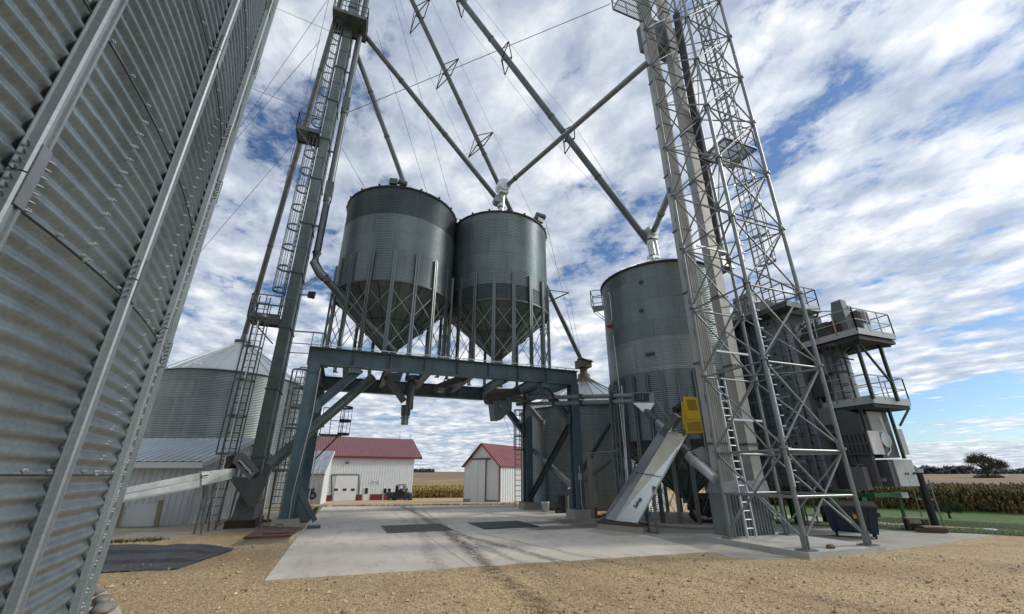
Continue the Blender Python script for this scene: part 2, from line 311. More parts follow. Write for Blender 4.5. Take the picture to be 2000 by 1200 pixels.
M['text_w'] = paint('white_lettering', (0.75, 0.75, 0.75), 0.5, 0.02, (.5, .5, .5), 0)
M['text_k'] = paint('black_lettering', (0.015, 0.015, 0.015), 0.5)

# ------------------------------------------------------------------ mesh builder
def nrm(v):
    v = np.asarray(v, float); l = np.linalg.norm(v); return v/l if l > 1e-9 else v
def frame(d, up=(0, 0, 1)):
    d = nrm(d); up = np.asarray(up, float)
    if abs(d@nrm(up)) > 0.985: up = np.array([0, 1., 0]) if abs(d[1]) < .9 else np.array([1., 0, 0])
    s = nrm(np.cross(d, up)); u = np.cross(s, d); return d, s, u
class MB:
    def __init__(s): s.v = []; s.f = []; s.n = 0; s.sm = []; s.mi = []; s.cm = 0
    def add(s, vs, fs, smooth=False):
        s.v.append(np.asarray(vs, float).reshape(-1, 3)); k = s.n
        s.f += [tuple(i+k for i in f) for f in fs]; s.sm += [smooth]*len(fs); s.mi += [s.cm]*len(fs); s.n += len(s.v[-1]); return s
    def box(s, a, b):
        x0, y0, z0 = np.minimum(a, b); x1, y1, z1 = np.maximum(a, b)
        return s.add([(x0, y0, z0), (x1, y0, z0), (x1, y1, z0), (x0, y1, z0), (x0, y0, z1), (x1, y0, z1), (x1, y1, z1), (x0, y1, z1)],
                     [(0, 3, 2, 1), (4, 5, 6, 7), (0, 1, 5, 4), (1, 2, 6, 5), (2, 3, 7, 6), (3, 0, 4, 7)])
    def hexa(s, p): return s.add(p, [(0, 3, 2, 1), (4, 5, 6, 7), (0, 1, 5, 4), (1, 2, 6, 5), (2, 3, 7, 6), (3, 0, 4, 7)])
    def bar(s, p, q, w_, h, up=(0, 0, 1)):
        p = np.asarray(p, float); q = np.asarray(q, float); d, a, u = frame(q-p, up); a = a*w_/2; u = u*h/2
        return s.add([p-a-u, p+a-u, q+a-u, q-a-u, p-a+u, p+a+u, q+a+u, q-a+u], [(0, 3, 2, 1), (4, 5, 6, 7), (0, 1, 5, 4), (1, 2, 6, 5), (2, 3, 7, 6), (3, 0, 4, 7)])
    def tube(s, p, q, r, n=10, r2=None, cap=True):
        p = np.asarray(p, float); q = np.asarray(q, float); r2 = r if r2 is None else r2
        d, a, u = frame(q-p); t = np.arange(n)*2*np.pi/n
        ring = np.outer(np.cos(t), a)+np.outer(np.sin(t), u)
        vs = np.vstack([p+ring*r, q+ring*r2]); fs = [(i, (i+1) % n, n+(i+1) % n, n+i) for i in range(n)]
        s.add(vs, fs, True)
        if cap: s.add(vs, [tuple(range(n))[::-1], tuple(range(n, 2*n))])
        return s
    def path(s, pts, r, n=8):
        pts = [np.asarray(p, float) for p in pts]; t = np.arange(n)*2*np.pi/n; vs = []; up = (0, 0, 1)
        for i, p in enumerate(pts):
            d = pts[min(i+1, len(pts)-1)]-pts[max(i-1, 0)]; _, a, u = frame(d)
            vs.append(p+(np.outer(np.cos(t), a)+np.outer(np.sin(t), u))*r)
        fs = []
        for i in range(len(pts)-1):
            for j in range(n): fs.append((i*n+j, i*n+(j+1) % n, (i+1)*n+(j+1) % n, (i+1)*n+j))
        s.add(np.vstack(vs), fs, True); k = len(pts)
        s.add(np.vstack(vs), [tuple(range(n))[::-1], tuple(range((k-1)*n, k*n))]); return s
    def lathe(s, c, prof, n=72, a0=0, a1=2*np.pi, smooth=True, closed=True):
        prof = np.asarray(prof, float); full = abs(a1-a0-2*np.pi) < 1e-6
        t = np.linspace(a0, a1, n+1)[:-1] if full else np.linspace(a0, a1, n+1); k = len(t)
        vs = np.zeros((len(prof), k, 3)); vs[:, :, 0] = c[0]+np.outer(prof[:, 0], np.cos(t)); vs[:, :, 1] = c[1]+np.outer(prof[:, 0], np.sin(t)); vs[:, :, 2] = prof[:, 1][:, None]
        i = np.arange(len(prof)-1)[:, None]; j = np.arange(k if full else k-1)[None, :]; j2 = (j+1) % k
        fs = np.stack([i*k+j, i*k+j2, (i+1)*k+j2, (i+1)*k+j], -1).reshape(-1, 4)
        return s.add(vs.reshape(-1, 3), [tuple(f) for f in fs.tolist()], smooth)
    def prism(s, pts, h, axis=2):
        pts = [np.asarray(p, float) for p in pts]; n = len(pts); h = np.asarray(h, float)
        vs = pts+[p+h for p in pts]
        return s.add(vs, [tuple(range(n))[::-1], tuple(range(n, 2*n))]+[(i, (i+1) % n, n+(i+1) % n, n+i) for i in range(n)])
    def extrude(s, prof, p, q, xa, ya, closed=True):
        prof = np.asarray(prof, float); n = len(prof); off = np.outer(prof[:, 0], xa)+np.outer(prof[:, 1], ya)
        vs = np.vstack([p+off, q+off]); fs = [(i, (i+1) % n, n+(i+1) % n, n+i) for i in range(n if closed else n-1)]
        if closed: fs += [tuple(range(n))[::-1], tuple(range(n, 2*n))]
        return s.add(vs, fs)
    def ibeam(s, p, q, w_, h, t=0.03, up=(0, 0, 1)):
        d, a, u = frame(np.asarray(q, float)-np.asarray(p, float), up); p = np.asarray(p, float); q = np.asarray(q, float)
        pr = [(-w_/2, -h/2), (w_/2, -h/2), (w_/2, -h/2+t), (t/2, -h/2+t), (t/2, h/2-t), (w_/2, h/2-t), (w_/2, h/2), (-w_/2, h/2), (-w_/2, h/2-t), (-t/2, h/2-t), (-t/2, -h/2+t), (-w_/2, -h/2+t)]
        return s.extrude(pr, p, q, a, u)
    def ball(s, c, r, n=8, sq=(1, 1, 1)):
        vs = []; fs = []; c = np.asarray(c, float)
        for i in range(n//2+1):
            ph = math.pi*i/(n//2)
            for j in range(n):
                th = 2*math.pi*j/n; vs.append(c+r*np.array([math.sin(ph)*math.cos(th)*sq[0], math.sin(ph)*math.sin(th)*sq[1], math.cos(ph)*sq[2]]))
        for i in range(n//2):
            for j in range(n): fs.append((i*n+j, (i+1)*n+j, (i+1)*n+(j+1) % n, i*n+(j+1) % n))
        return s.add(vs, fs, True)
    def build(s, name, material, parent=None, origin=None):
        me = bpy.data.meshes.new(name); v = np.vstack(s.v)
        if parent is not None:
            wm = parent; off = np.array([0., 0, 0])
            while wm is not None: off += np.array(wm.location[:]); wm = wm.parent
            v = v-off
        elif origin is not None: v = v-np.asarray(origin, float)
        me.from_pydata(v.tolist(), [], s.f)
        for q_ in (material if isinstance(material, list) else [material]): me.materials.append(q_)
        me.polygons.foreach_set('material_index', s.mi)
        me.polygons.foreach_set('use_smooth', s.sm); me.update(); me.validate()
        o = bpy.data.objects.new(name, me); S.collection.objects.link(o)
        if parent is not None: o.parent = parent
        elif origin is not None: o.location = tuple(origin)
        return o
def thing(name, label, cat, loc=(0, 0, 0), group=None):
    o = bpy.data.objects.new(name, None); S.collection.objects.link(o); o.location = tuple(float(x) for x in loc)
    o.empty_display_size = 0.2; o['label'] = label; o['category'] = cat
    if group: o['group'] = group
    return o
def tag(o, label, cat, group=None, kind=None):
    o['label'] = label; o['category'] = cat
    if group: o['group'] = group
    if kind: o['kind'] = kind
    return o
def struct(o, label=None):
    o['kind'] = 'structure'
    if label: o['label'] = label
    return o
def dup(root, delta, label, group=None):
    r = root.copy(); S.collection.objects.link(r); r.location = Vector(root.location)+Vector(delta); r['label'] = label
    if group: r['group'] = group
    for ch in list(root.children):
        c = ch.copy(); S.collection.objects.link(c); c.parent = r
        for g_ in list(ch.children):
            d = g_.copy(); S.collection.objects.link(d); d.parent = c
    return r
def ladder(mb, b, t, side, wd=0.34, rung=0.25, r=0.016):
    b = np.asarray(b, float); t = np.asarray(t, float); side = nrm(side)*wd/2
    mb.bar(b-side, t-side, 0.035, 0.05); mb.bar(b+side, t+side, 0.035, 0.05)
    n = int(np.linalg.norm(t-b)/rung)
    for i in range(1, n): p = b+(t-b)*i/n; mb.tube(p-side, p+side, r, 6, cap=False)
def cage(mb, b, t, out, side, r=0.32, hoops=1.1, flat=True):
    b = np.asarray(b, float); t = np.asarray(t, float); out = nrm(out); side = nrm(side); ax = nrm(t-b)
    n = max(1, int(round(np.linalg.norm(t-b)/hoops))); an = np.linspace(-0.12*np.pi, 1.12*np.pi, 13)
    for i in range(n+1):
        c = b+(t-b)*i/n+out*r*0.55; pts = [c+side*r*math.cos(a)+out*r*math.sin(a) for a in an]
        for p, q in zip(pts, pts[1:]): mb.bar(p, q, 0.014, 0.085, ax)
    for a in an[1::2][:6]:
        o_ = out*r*0.55+side*r*math.cos(a)+out*r*math.sin(a); mb.bar(b+o_, t+o_, 0.034, 0.02, out)
def railing(mb, pts, h=0.85, post=0.9, r=0.02, kick=0.0):
    pts = [np.asarray(p, float) for p in pts]; up = np.array([0, 0, h])
    for a, b in zip(pts, pts[1:]):
        L_ = np.linalg.norm(b-a); n = max(1, int(round(L_/post)))
        mb.bar(a+up, b+up, .035, .035); mb.bar(a+up*.52, b+up*.52, .025, .025)
        for i in range(n+1): p = a+(b-a)*i/n; mb.bar(p, p+up, .03, .03)
def ribbed(mb, o, u, w_, nn, W, Hh, pitch=0.28, rib=0.022, rw=0.05, top=None):
    """sheet wall: flat panel with narrow ribs; o = lower corner, u along, w_ up, nn outward; top(x) gives height at x"""
    o = np.asarray(o, float); u = nrm(u); w_ = nrm(w_); nn = nrm(nn)
    xs = []; n = int(W/pitch)
    prof = [(0, 0)]
    for i in range(n):
        c = (i+.5)*W/n; prof += [(c-rw/2-.012, 0), (c-rw/2, rib), (c+rw/2, rib), (c+rw/2+.012, 0)]
    prof.append((W, 0)); T = top or (lambda x: Hh)
    vs = [o+u*x+nn*z for x, z in prof]+[o+u*x+nn*z+w_*T(x) for x, z in prof]
    k = len(prof); mb.add(vs, [(i, i+1, k+i+1, k+i) for i in range(k-1)])
    back = -nn*0.05
    mb.add([o+back, o+u*W+back, o+u*W+back+w_*T(W), o+back+w_*T(0)], [(0, 3, 2, 1)])
    return mb
def corr(z0, z1, R_, pitch, amp, spp=6):
    n = int(round((z1-z0)/pitch*spp)); z = np.linspace(z0, z1, n+1)
    return np.stack([R_+amp*np.cos((z-z0)/pitch*2*np.pi), z], 1)
def text(s, name, material, parent, loc, xdir, ydir, size, ext=0.004, bold=True):
    c = bpy.data.curves.new(name, 'FONT'); c.body = s; c.size = size; c.extrude = ext; c.align_x = 'CENTER'; c.align_y = 'CENTER'
    if bold: c.offset = size*0.02
    t = bpy.data.objects.new(name, c); S.collection.objects.link(t)
    dg = bpy.context.evaluated_depsgraph_get(); me = bpy.data.meshes.new_from_object(t.evaluated_get(dg))
    bpy.data.objects.remove(t); me.materials.clear(); me.materials.append(material)
    x = Vector(nrm(xdir)); y = Vector(nrm(ydir)); z = x.cross(y)
    mm = Matrix((x, y, z)).transposed().to_4x4(); mm.translation = Vector(loc)
    off = Vector((0, 0, 0)); wm = parent
    while wm is not None: off += wm.location; wm = wm.parent
    mm.translation -= off
    me.transform(mm); o = bpy.data.objects.new(name, me); S.collection.objects.link(o); o.parent = parent; return o

def explode(o, gap=0.03):
    me = o.data; n = len(me.vertices)
    if not n: return
    par = list(range(n))
    def find(a):
        while par[a] != a: par[a] = par[par[a]]; a = par[a]
        return a
    for pl in me.polygons:
        vs = pl.vertices; r0 = find(vs[0])
        for v_ in vs[1:]: par[find(v_)] = r0
    comp = {}
    for i in range(n): comp.setdefault(find(i), []).append(i)
    co = np.zeros(n*3); me.vertices.foreach_get('co', co); co = co.reshape(-1, 3)
    ks = list(comp); bb = [(co[comp[k]].min(0)-gap/2, co[comp[k]].max(0)+gap/2) for k in ks]; g = list(range(len(ks)))
    def fg(a):
        while g[a] != a: g[a] = g[g[a]]; a = g[a]
        return a
    for a in range(len(ks)):
        for b in range(a+1, len(ks)):
            if (bb[a][0] <= bb[b][1]).all() and (bb[b][0] <= bb[a][1]).all(): g[fg(a)] = fg(b)
    grp = {}
    for a, k in enumerate(ks): grp.setdefault(fg(a), set()).update(comp[k])
    if len(grp) < 2: return
    polys = [(tuple(pl.vertices), pl.use_smooth, pl.material_index) for pl in me.polygons]
    for q_, (k, vset) in enumerate(grp.items()):
        idx = {v_: i for i, v_ in enumerate(sorted(vset))}; ps = [(tuple(idx[v_] for v_ in p[0]), p[1], p[2]) for p in polys if p[0][0] in vset]
        m2 = bpy.data.meshes.new(o.name.split('.')[0]); m2.from_pydata(co[sorted(vset)].tolist(), [], [p[0] for p in ps])
        for mm in me.materials: m2.materials.append(mm)
        m2.polygons.foreach_set('use_smooth', [p[1] for p in ps]); m2.polygons.foreach_set('material_index', [p[2] for p in ps]); m2.update()
        if q_ == 0: first = m2
        else:
            o2 = bpy.data.objects.new(o.name.split('.')[0], m2); S.collection.objects.link(o2); o2.parent = o.parent; o2.location = o.location
    o.data = first
# ================================================================== GROUND
def ground_h(x, y):
    d = math.hypot(x, y); az = math.degrees(math.atan2(x, y))
    t = min(1, max(0, (az-22)/20)); d0 = 28-6*t
    if d < d0: return 0.0
    k = 0.04+0.012*t
    lo = -k*(72-d0) if t < .5 else -k*(50-d0)
    e = 72 if t < .5 else 50
    e = 72-22*t; lo = -k*(e-d0)
    if d < e: return -k*(d-d0)
    u_ = min(1, (d-e)/(320-e)); hi = 3.6-1.6*t
    return lo+(hi-lo)*(u_**0.85) if d < 320 else hi+(d-320)*0.0004
def polar(name, material, azs, ds, off=0.0, kind='structure', label=None, hf=ground_h):
    vs = []; fs = []; k = len(ds)
    for a in azs:
        for d in ds:
            x = math.sin(R(a))*d; y = math.cos(R(a))*d; vs.append((x, y, hf(x, y)+off))
    for i in range(len(azs)-1):
        for j in range(k-1): fs.append((i*k+j, i*k+j+1, (i+1)*k+j+1, (i+1)*k+j))
    mb = MB().add(vs, fs, True); o = mb.build(name, material); struct(o, label); return o
DS = [0, 4, 8, 12, 16, 20, 22, 24, 26, 28, 30, 32, 36, 40, 46, 50, 56, 60, 66, 72, 80, 90, 105, 125, 150, 180, 220, 270, 320, 420, 600, 1000, 2000, 5000]
polar('ground', M['gravel'], np.linspace(-180, 180, 121), DS)
polar('field', M['field'], np.linspace(-60, 130, 120), [88, 95, 105, 125, 150, 180, 220, 270, 320, 420, 600, 1000, 2000, 5000], 0.06)
polar('stubble_strip', M['field_gold'], np.linspace(-60, 36, 60), [86, 95, 105, 125, 150, 160], 0.09)
# lawn to the right beyond the yard
def lawn_mesh():
    vs = []; fs = []; A = np.linspace(50, 112, 50); k = 12
    for a in A:
        # inner edge follows the concrete yard
        x0 = 15.9; ar = R(a)
        d_in = 19.6 if a < 62 else 19.6+(a-62)*0.11
        for j in range(k):
            d = d_in+(88-d_in)*(j/(k-1))**1.6; x = math.sin(ar)*d; y = math.cos(ar)*d; vs.append((x, y, ground_h(x, y)+0.02))
    for i in range(len(A)-1):
        for j in range(k-1): fs.append((i*k+j, i*k+j+1, (i+1)*k+j+1, (i+1)*k+j))
    return MB().add(vs, fs, True).build('lawn', M['lawn'])
struct(lawn_mesh())
def slab(name, pts, z0, z1, material):
    p = [(x, y, z0) for x, y in pts]; return struct(MB().prism(p, (0, 0, z1-z0)).build(name, material))
slab('concrete_drive', [(-0.94, 9.14), (8.16, 8.67), (8.66, 11.8), (9.9, 16.3), (10.3, 26.0), (-0.8, 28.0)], -0.3, 0.012, M['pad'])
slab('yard_slab', [(8.02, 8.0), (8.4, 7.62), (9.1, 7.5), (9.75, 7.55), (12.1, 7.35), (16, 7.75), (18.95, 8.1), (19.3, 8.9), (19.6, 9.8), (18.3, 18), (10, 18), (8.9, 12.6), (8.17, 8.66)], -0.3, 0.006, M['pad_old'])
slab('tower_slab', [(9.45, 7.28), (12.0, 7.28), (12.0, 10.6), (9.45, 10.6)], 0.0, 0.12, M['pad_new'])
slab('left_apron', [(-9, 16.2), (-2.2, 18.3), (-2.0, 16.9), (-1.2, 18.5), (-1.0, 27.0), (-9, 27.0)][::1] if False else [(-9, 15.4), (-4.2, 15.6), (-1.2, 18.4), (-1.0, 27.0), (-9, 27.0)], -0.2, 0.02, M['pad_far'])
far_yard = [(-12, 29), (12, 27.5), (14, 40), (13, 72), (-14, 72)]
# ================================================================== NEAR BIN
BC = (-9.92, 2.78); BR = 8.4
nb = thing('grain_bin', 'huge corrugated galvanized bin with upright stiffeners filling the left foreground', 'grain bin', (BC[0], BC[1], 0))
prof = []
Zs = 0.53; sheet = 1.12; k = 0
while Zs < 13:
    pr = corr(Zs, Zs+sheet, BR-0.006*0, sheet/11., 0.0155, 10); prof.append(pr[:-1]); Zs += sheet; k += 1
prof = np.vstack(prof)
MB().lathe(BC, prof, 200).build('wall', M['near_wall'], nb)
TOPZ = prof[-1][1]
MB().lathe(BC, [(BR+.05, TOPZ-.05), (BR+.1, TOPZ), (0.8, TOPZ+4.2), (0.8, TOPZ+4.5), (0.02, TOPZ+4.6)], 60, smooth=False).build('roof', M['roof_metal'], nb)
mb = MB()
zs = 0.53+sheet
while zs < 12.5:
    mb.lathe(BC, [(BR+0.010, zs-0.005), (BR+0.019, zs-0.005), (BR+0.019, zs+0.004), (BR+0.010, zs+0.004)], 200); zs += sheet
mb.build('sheet_seam', M['black'], nb)
A2 = math.atan2(3.39+.03-BC[1], -1.547-BC[0]); STEP = 1.19/BR
def hatprof():
    return [(-.062, .014), (-.040, .014), (-.036, .050), (-.027, .058), (-.017, .058), (-.012, .044), (-.004, .044), (0, .052), (.004, .044), (.012, .044), (.017, .058), (.027, .058), (.036, .050), (.040, .014), (.062, .014),
            (.062, .019), (.044, .019), (.040, .054), (.030, .063), (.014, .063), (.009, .049), (.006, .049), (0, .058), (-.006, .049), (-.009, .049), (-.014, .063), (-.030, .063), (-.040, .054), (-.044, .019), (-.062, .019)]
def boltpin(mb, p, d, r=.011, l=.02):
    mb.tube(p, p+d*l, r, 6, r*.85); mb.tube(p+d*l, p+d*(l+.008), r*.5, 6)
ns = int(2*math.pi/STEP)
for i in range(-9, ns-10):
    a = A2+i*STEP*1.0
    rad = V(math.cos(a), math.sin(a), 0); tan = V(-math.sin(a), math.cos(a), 0); c = V(BC[0], BC[1], 0)+rad*(BR)
    mb = MB(); segs = [0.3, 2.9, 5.15, 7.4, 9.65, 12.3]
    for s0, s1 in zip(segs, segs[1:]): mb.extrude(hatprof(), c+V(0, 0, s0+.004), c+V(0, 0, s1-.004), tan, rad)
    st = mb.build('stiffener', M['near_rib'], nb)
    if i in (-3, -2, -1, 0, 1, 2):
        mb = MB()
        for s_ in segs[1:4]:
            mb.extrude([(-.03, .064), (.03, .064), (.03, .072), (-.03, .072)], c+V(0, 0, s_-.16), c+V(0, 0, s_+.16), tan, rad)
            for kz in range(-3, 4):
                for sd_ in (-.046, .046): boltpin(mb, c+V(0, 0, s_+kz*.045)+tan*sd_*.8+rad*.03, nrm(rad*.3+tan*sd_*12), .006, .05)
        mb.build('splice_plate', M['galv'], st)
mb = MB()
for bay, off, rows in ((-1, .52, (2,)), (0, .52, (1, 2, 3)), (1, .5, (0, 1, 2, 3)), (-2, .4, (1, 3))):
    for rr in rows:
        z0 = .53+sheet*rr
        for q in range(11):
            for dd in (-.016, .016):
                for zq in (0.0,):
                    a = A2+(bay+off)*STEP+dd/BR*(1 if q % 2 else 1.0); z = z0+(q+.0)*sheet/11+.002+(0.02 if dd > 0 else 0)
                    rad = V(math.cos(a), math.sin(a), 0); boltpin(mb, V(BC[0], BC[1], z)+rad*(BR+.013), rad, .0125, .010)
for rr in range(0, 8):
    for q in range(-26, 30):
        a = A2+q*0.235/BR+.012; rad = V(math.cos(a), math.sin(a), 0)
        boltpin(mb, V(BC[0], BC[1], .53+sheet*rr+.022)+rad*(BR+.014), rad, .012, .010)
bo = mb.build('bolt_rows', M['brace'], nb); bo['kind'] = 'stuff'
MB().lathe(BC, [(BR-.5, 0), (BR+.36, -0.05), (BR+.34, .36), (BR+.26, .44), (BR-.5, .46), (BR-.5, 0.52), (BR-.02, 0.54)], 120).build('foundation', M['conc'], nb)
# stones lying on the foundation edge
def rock(name, label, c, r, sq, seed, material, cat='stone', group=None):
    rg = np.random.default_rng(seed); mb = MB(); mb.ball((0, 0, 0), r, 12, sq); v = np.vstack(mb.v)
    for i in range(len(v)):
        q = Vector(v[i]*6/r*.25)+Vector((seed, 0, 0)); v[i] *= 1+0.28*mnoise.noise(q)
    mb.v = [v]; o = mb.build(name, material); o.location = tuple(float(x) for x in c); return tag(o, label, cat, group)
ra = A2+2.35*STEP
def onfoot(a, dr, z): return (BC[0]+math.cos(a)*(BR+dr), BC[1]+math.sin(a)*(BR+dr), z)
rock('stone', 'flat grey stone lying on the concrete footing of the near bin', onfoot(A2+1.9*STEP+.02, .17, .485), .10, (1.0, 1.5, .45), 3, M['stone'])
rock('stone', 'pale broken stone behind the flat grey one on the bin footing', onfoot(A2+2.35*STEP, .16, .49), .065, (1.1, 1.3, .6), 5, M['stone'])
rock('stone', 'small grey stone highest on the rim of the near bin footing', onfoot(A2+2.75*STEP, .15, .49), .06, (1.1, 1.3, .6), 9, M['stone'])
rock('brown_stone', 'brown elongated stone lying on the tower slab', (10.5, 7.52, .155), .07, (2.0, .9, .75), 11, M['brick_stone'])
# ================================================================== BINS
def bin_roof(mb, c, R_, z, zt, n=24, rib=True, rtop=.25, over=.06):
    t = np.linspace(0, 2*np.pi, n+1)[:-1]
    mb.lathe(c, [(R_+over, z-.03), (R_+over, z+.02), (rtop, zt), (rtop, zt+.08), (.01, zt+.1)], n*2, smooth=False)
    if rib:
        for a in t:
            d = V(math.cos(a), math.sin(a), 0); p = V(c[0], c[1], z+.035)+d*(R_+over); q = V(c[0], c[1], zt+.02)+d*rtop
            mb.bar(p, q, .045, .04)
    return mb
def uprights(parent, c, R_, z0, z1, n, wd, material, a0=0.0, depth=.09):
    for i in range(n):
        a = a0+2*np.pi*i/n; rad = V(math.cos(a), math.sin(a), 0); tan = V(-math.sin(a), math.cos(a), 0); p = V(c[0], c[1], 0)+rad*(R_+.015)
        h = wd/2
        pr = [(-h, .0), (h, 0), (h, depth), (h*.35, depth), (h*.35, depth*.55), (-h*.35, depth*.55), (-h*.35, depth), (-h, depth)]
        mb = MB().extrude(pr, p+V(0, 0, z0), p+V(0, 0, z1), tan, rad)
        mb.box(*( (p+V(0, 0, z0)+V(-.11, -.11, -.0)), (p+V(0, 0, z0+.02)+V(.11, .11, 0)) )) if z0 > 1 else None
        mb.build('leg', material, parent)
def xbrace(mb, c, R_, n, a0, tiers, r=.014):
    for i in range(n):
        a = a0+2*np.pi*i/n; b = a0+2*np.pi*(i+1)/n
        P0 = lambda t, z: V(c[0]+math.cos(t)*(R_+.03), c[1]+math.sin(t)*(R_+.03), z)
        for z0, z1 in tiers:
            mb.bar(P0(a, z0), P0(b, z1), .035, .012); mb.bar(P0(b, z0), P0(a, z1), .035, .012)
def hopper_cone(c, R_, z1, z0, n=18, a0=0.0):
    mb = MB(); rb = .17
    mb.lathe(c, [(R_, z1), (R_*.98, z1-.03), (rb, z0+.05), (rb, z0-.12)], n*3)
    seam = MB()
    for i in range(n):
        a = a0+2*np.pi*(i+.5)/n; d = V(math.cos(a), math.sin(a), 0); seam.bar(V(c[0], c[1], z1-.05)+d*R_*.985, V(c[0], c[1], z0+.06)+d*(rb+.01), .02, .035)
    seam.lathe(c, [(R_*.52+rb*.5, z0+(z1-z0)*.50-.02), (R_*.52+rb*.5+.03, z0+(z1-z0)*.5), (R_*.52+rb*.5-.02, z0+(z1-z0)*.5+.02)][::-1], n*2)
    return mb, seam
def vent(mb, p, out, s=.26):
    p = np.asarray(p, float); out = nrm(out); sd_ = V(-out[1], out[0], 0)
    mb.tube(p-sd_*s*.5+V(0, 0, .12), p+sd_*s*.5+V(0, 0, .12), s*.5, 12); mb.bar(p-out*.02, p+out*s*.55, s, s*.6)
def overhead_bin(name, label, c, R_, ze, zc, zb, zpt, zap, bands, n=18, a0=0.0):
    t = thing(name, label, 'hopper bin', (c[0], c[1], 6.12), 'overhead hopper bins on the steel frame')
    for (b0, b1, mm) in bands: MB().lathe(c, corr(b0, b1, R_, .085, .014), 120).build('wall', mm, t)
    mb = bin_roof(MB(), c, R_, ze, zap, 18); mb.build('roof', M['galv_dark'], t)
    mb = MB().lathe(c, [(R_+.01, ze-.06), (R_+.09, ze-.02), (R_+.09, ze+.03), (R_+.01, ze+.03)], 36)
    for i in range(18):
        a = 2*np.pi*i/18; d = V(math.cos(a), math.sin(a), 0); mb.bar(V(c[0], c[1], ze+.03)+d*(R_+.02), V(c[0], c[1], ze+.09)+d*(R_+.12), .1, .03)
    mb.build('eave_ring', M['dark'], t)
    cn, seam = hopper_cone(c, R_, zc, zb, n); o = cn.build('hopper_cone', M['cone'], t); seam.build('cone_seam', M['dark'], o)
    uprights(t, c, R_, 6.13, zpt, n, .15, M['post'], a0)
    mb = MB(); xbrace(mb, c, R_, n, a0, ((6.35, 7.55), (7.75, 8.95))); mb.build('cross_bracing', M['brace'], t)
    mb = MB().lathe(c, [(R_+.0, zc-.06), (R_+.05, zc-.06), (R_+.05, zc+.05), (R_+.0, zc+.05)], 72); mb.build('hopper_ring', M['galv_dark'], t)
    mb = MB(); mb.box((c[0]-.22, c[1]-.22, zb-.35), (c[0]+.22, c[1]+.22, zb-.1)); mb.tube((c[0], c[1], zb-.75), (c[0], c[1], zb-.35), .15, 14); mb.bar((c[0]-.4, c[1], zb-.2), (c[0]+.4, c[1], zb-.2), .06, .06); mb.build('slide_gate', M['galv_dark'], t)
    return t
C1 = (1.33, 19.6); C2 = (6.6, 19.5)
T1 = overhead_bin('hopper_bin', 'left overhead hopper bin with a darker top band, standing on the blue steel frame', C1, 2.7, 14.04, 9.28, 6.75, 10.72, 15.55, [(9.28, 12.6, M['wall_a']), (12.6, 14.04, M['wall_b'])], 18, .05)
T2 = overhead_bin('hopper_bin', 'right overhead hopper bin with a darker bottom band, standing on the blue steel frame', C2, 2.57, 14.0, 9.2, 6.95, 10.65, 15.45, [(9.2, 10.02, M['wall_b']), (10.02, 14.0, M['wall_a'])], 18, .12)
# roof fittings of the overhead bins
mb = MB(); vent(mb, (.55, 17.35, 14.45), (-.2, -1, 0), .34); mb.tube((.75, 17.2, 14.55), (1.15, 17.25, 14.5), .14, 12); mb.build('roof_vent', M['galv_dark'], T1)
mb = MB(); vent(mb, (8.15, 17.6, 14.3), (.3, -1, 0), .38); mb.tube((8.0, 17.5, 14.6), (8.5, 17.55, 14.6), .17, 12); mb.build('roof_vent', M['galv_dark'], T2)
# T3 free-standing hopper bin
C3 = (12.85, 14.53); R3 = 2.57
T3 = thing('hopper_bin', 'tall galvanized hopper bin on legs beside the lattice tower, white conduit up its side', 'hopper bin', (C3[0], C3[1], 0))
for b0, b1, mm in ((2.85, 5.4, M['wall_a']), (5.4, 6.75, M['wall_c']), (6.75, 9.92, M['wall_a'])): MB().lathe(C3, corr(b0, b1, R3, .078, .012), 128).build('wall', mm, T3)
bin_roof(MB(), C3, R3, 9.95, 11.22, 22, rtop=.35).build('roof', M['roof_metal'], T3)
MB().lathe(C3, [(R3+.01, 9.88), (R3+.1, 9.92), (R3+.1, 9.97), (R3+.01, 9.97)], 44).build('eave_ring', M['dark'], T3)
cn, seam = hopper_cone(C3, R3, 2.85, 0.75, 22); o = cn.build('hopper_cone', M['cone'], T3); seam.build('cone_seam', M['dark'], o)
uprights(T3, C3, R3, .13, 5.28, 28, .13, M['post'], .06)
mb = MB(); xbrace(mb, C3, R3, 28, .06, ((.2, 1.3), (1.5, 2.7)), .012); mb.build('cross_bracing', M['post'], T3)
MB().lathe(C3, [(0.02, .0), (R3+.3, 0.0), (R3+.3, .10), (R3+.26, .12), (0.02, .12)], 72).build('foundation', M['conc'], T3)
a_ = math.atan2(-C3[1], -C3[0])
def t3(a_deg, z, dr=0.): return V(C3[0]+math.cos(a_+R(a_deg))*(R3+dr), C3[1]+math.sin(a_+R(a_deg))*(R3+dr), z)
mb = MB(); mb.path([t3(-58, 9.1, .03), t3(-52, 9.25, .1), t3(-50, 9.2, .1), t3(-50, 8.0, .1), t3(-56, 7.7, .1), t3(-52, 7.5, .1), t3(-50, 7.2, .1), t3(-48, 4, .1), t3(-47, .3, .25)], .022, 8)
mb.path([t3(-45, 5.0, .1), t3(-45, .3, .25)], .03, 8); mb.path([t3(-49, 4.6, .16), t3(-43.5, .3, .25)], .02, 8); mb.build('conduit', M['galv_bright'], T3)
for a1, z in ((-14, 9.15), (-17, 7.9), (-14, 6.05)):
    p = t3(a1, z, .03); rd = nrm(p-V(C3[0], C3[1], z)); tn = V(-rd[1], rd[0], 0); MB().bar(p-tn*(.08 if z > 7 else .17), p+tn*(.08 if z > 7 else .17), .06, .1).build('inspection_port', M['dark'], T3)
mb = MB(); p = t3(-56, 7.72, .1); mb.tube(p-V(.1, 0, 0), p+V(.1, 0, 0), .07, 10); mb.build('level_sensor', M['bright_red'], T3)
mb = MB()
pc = t3(-98, 9.2, .0); q0 = t3(-98, 9.2, .62); q1 = t3(-84, 9.2, .58)
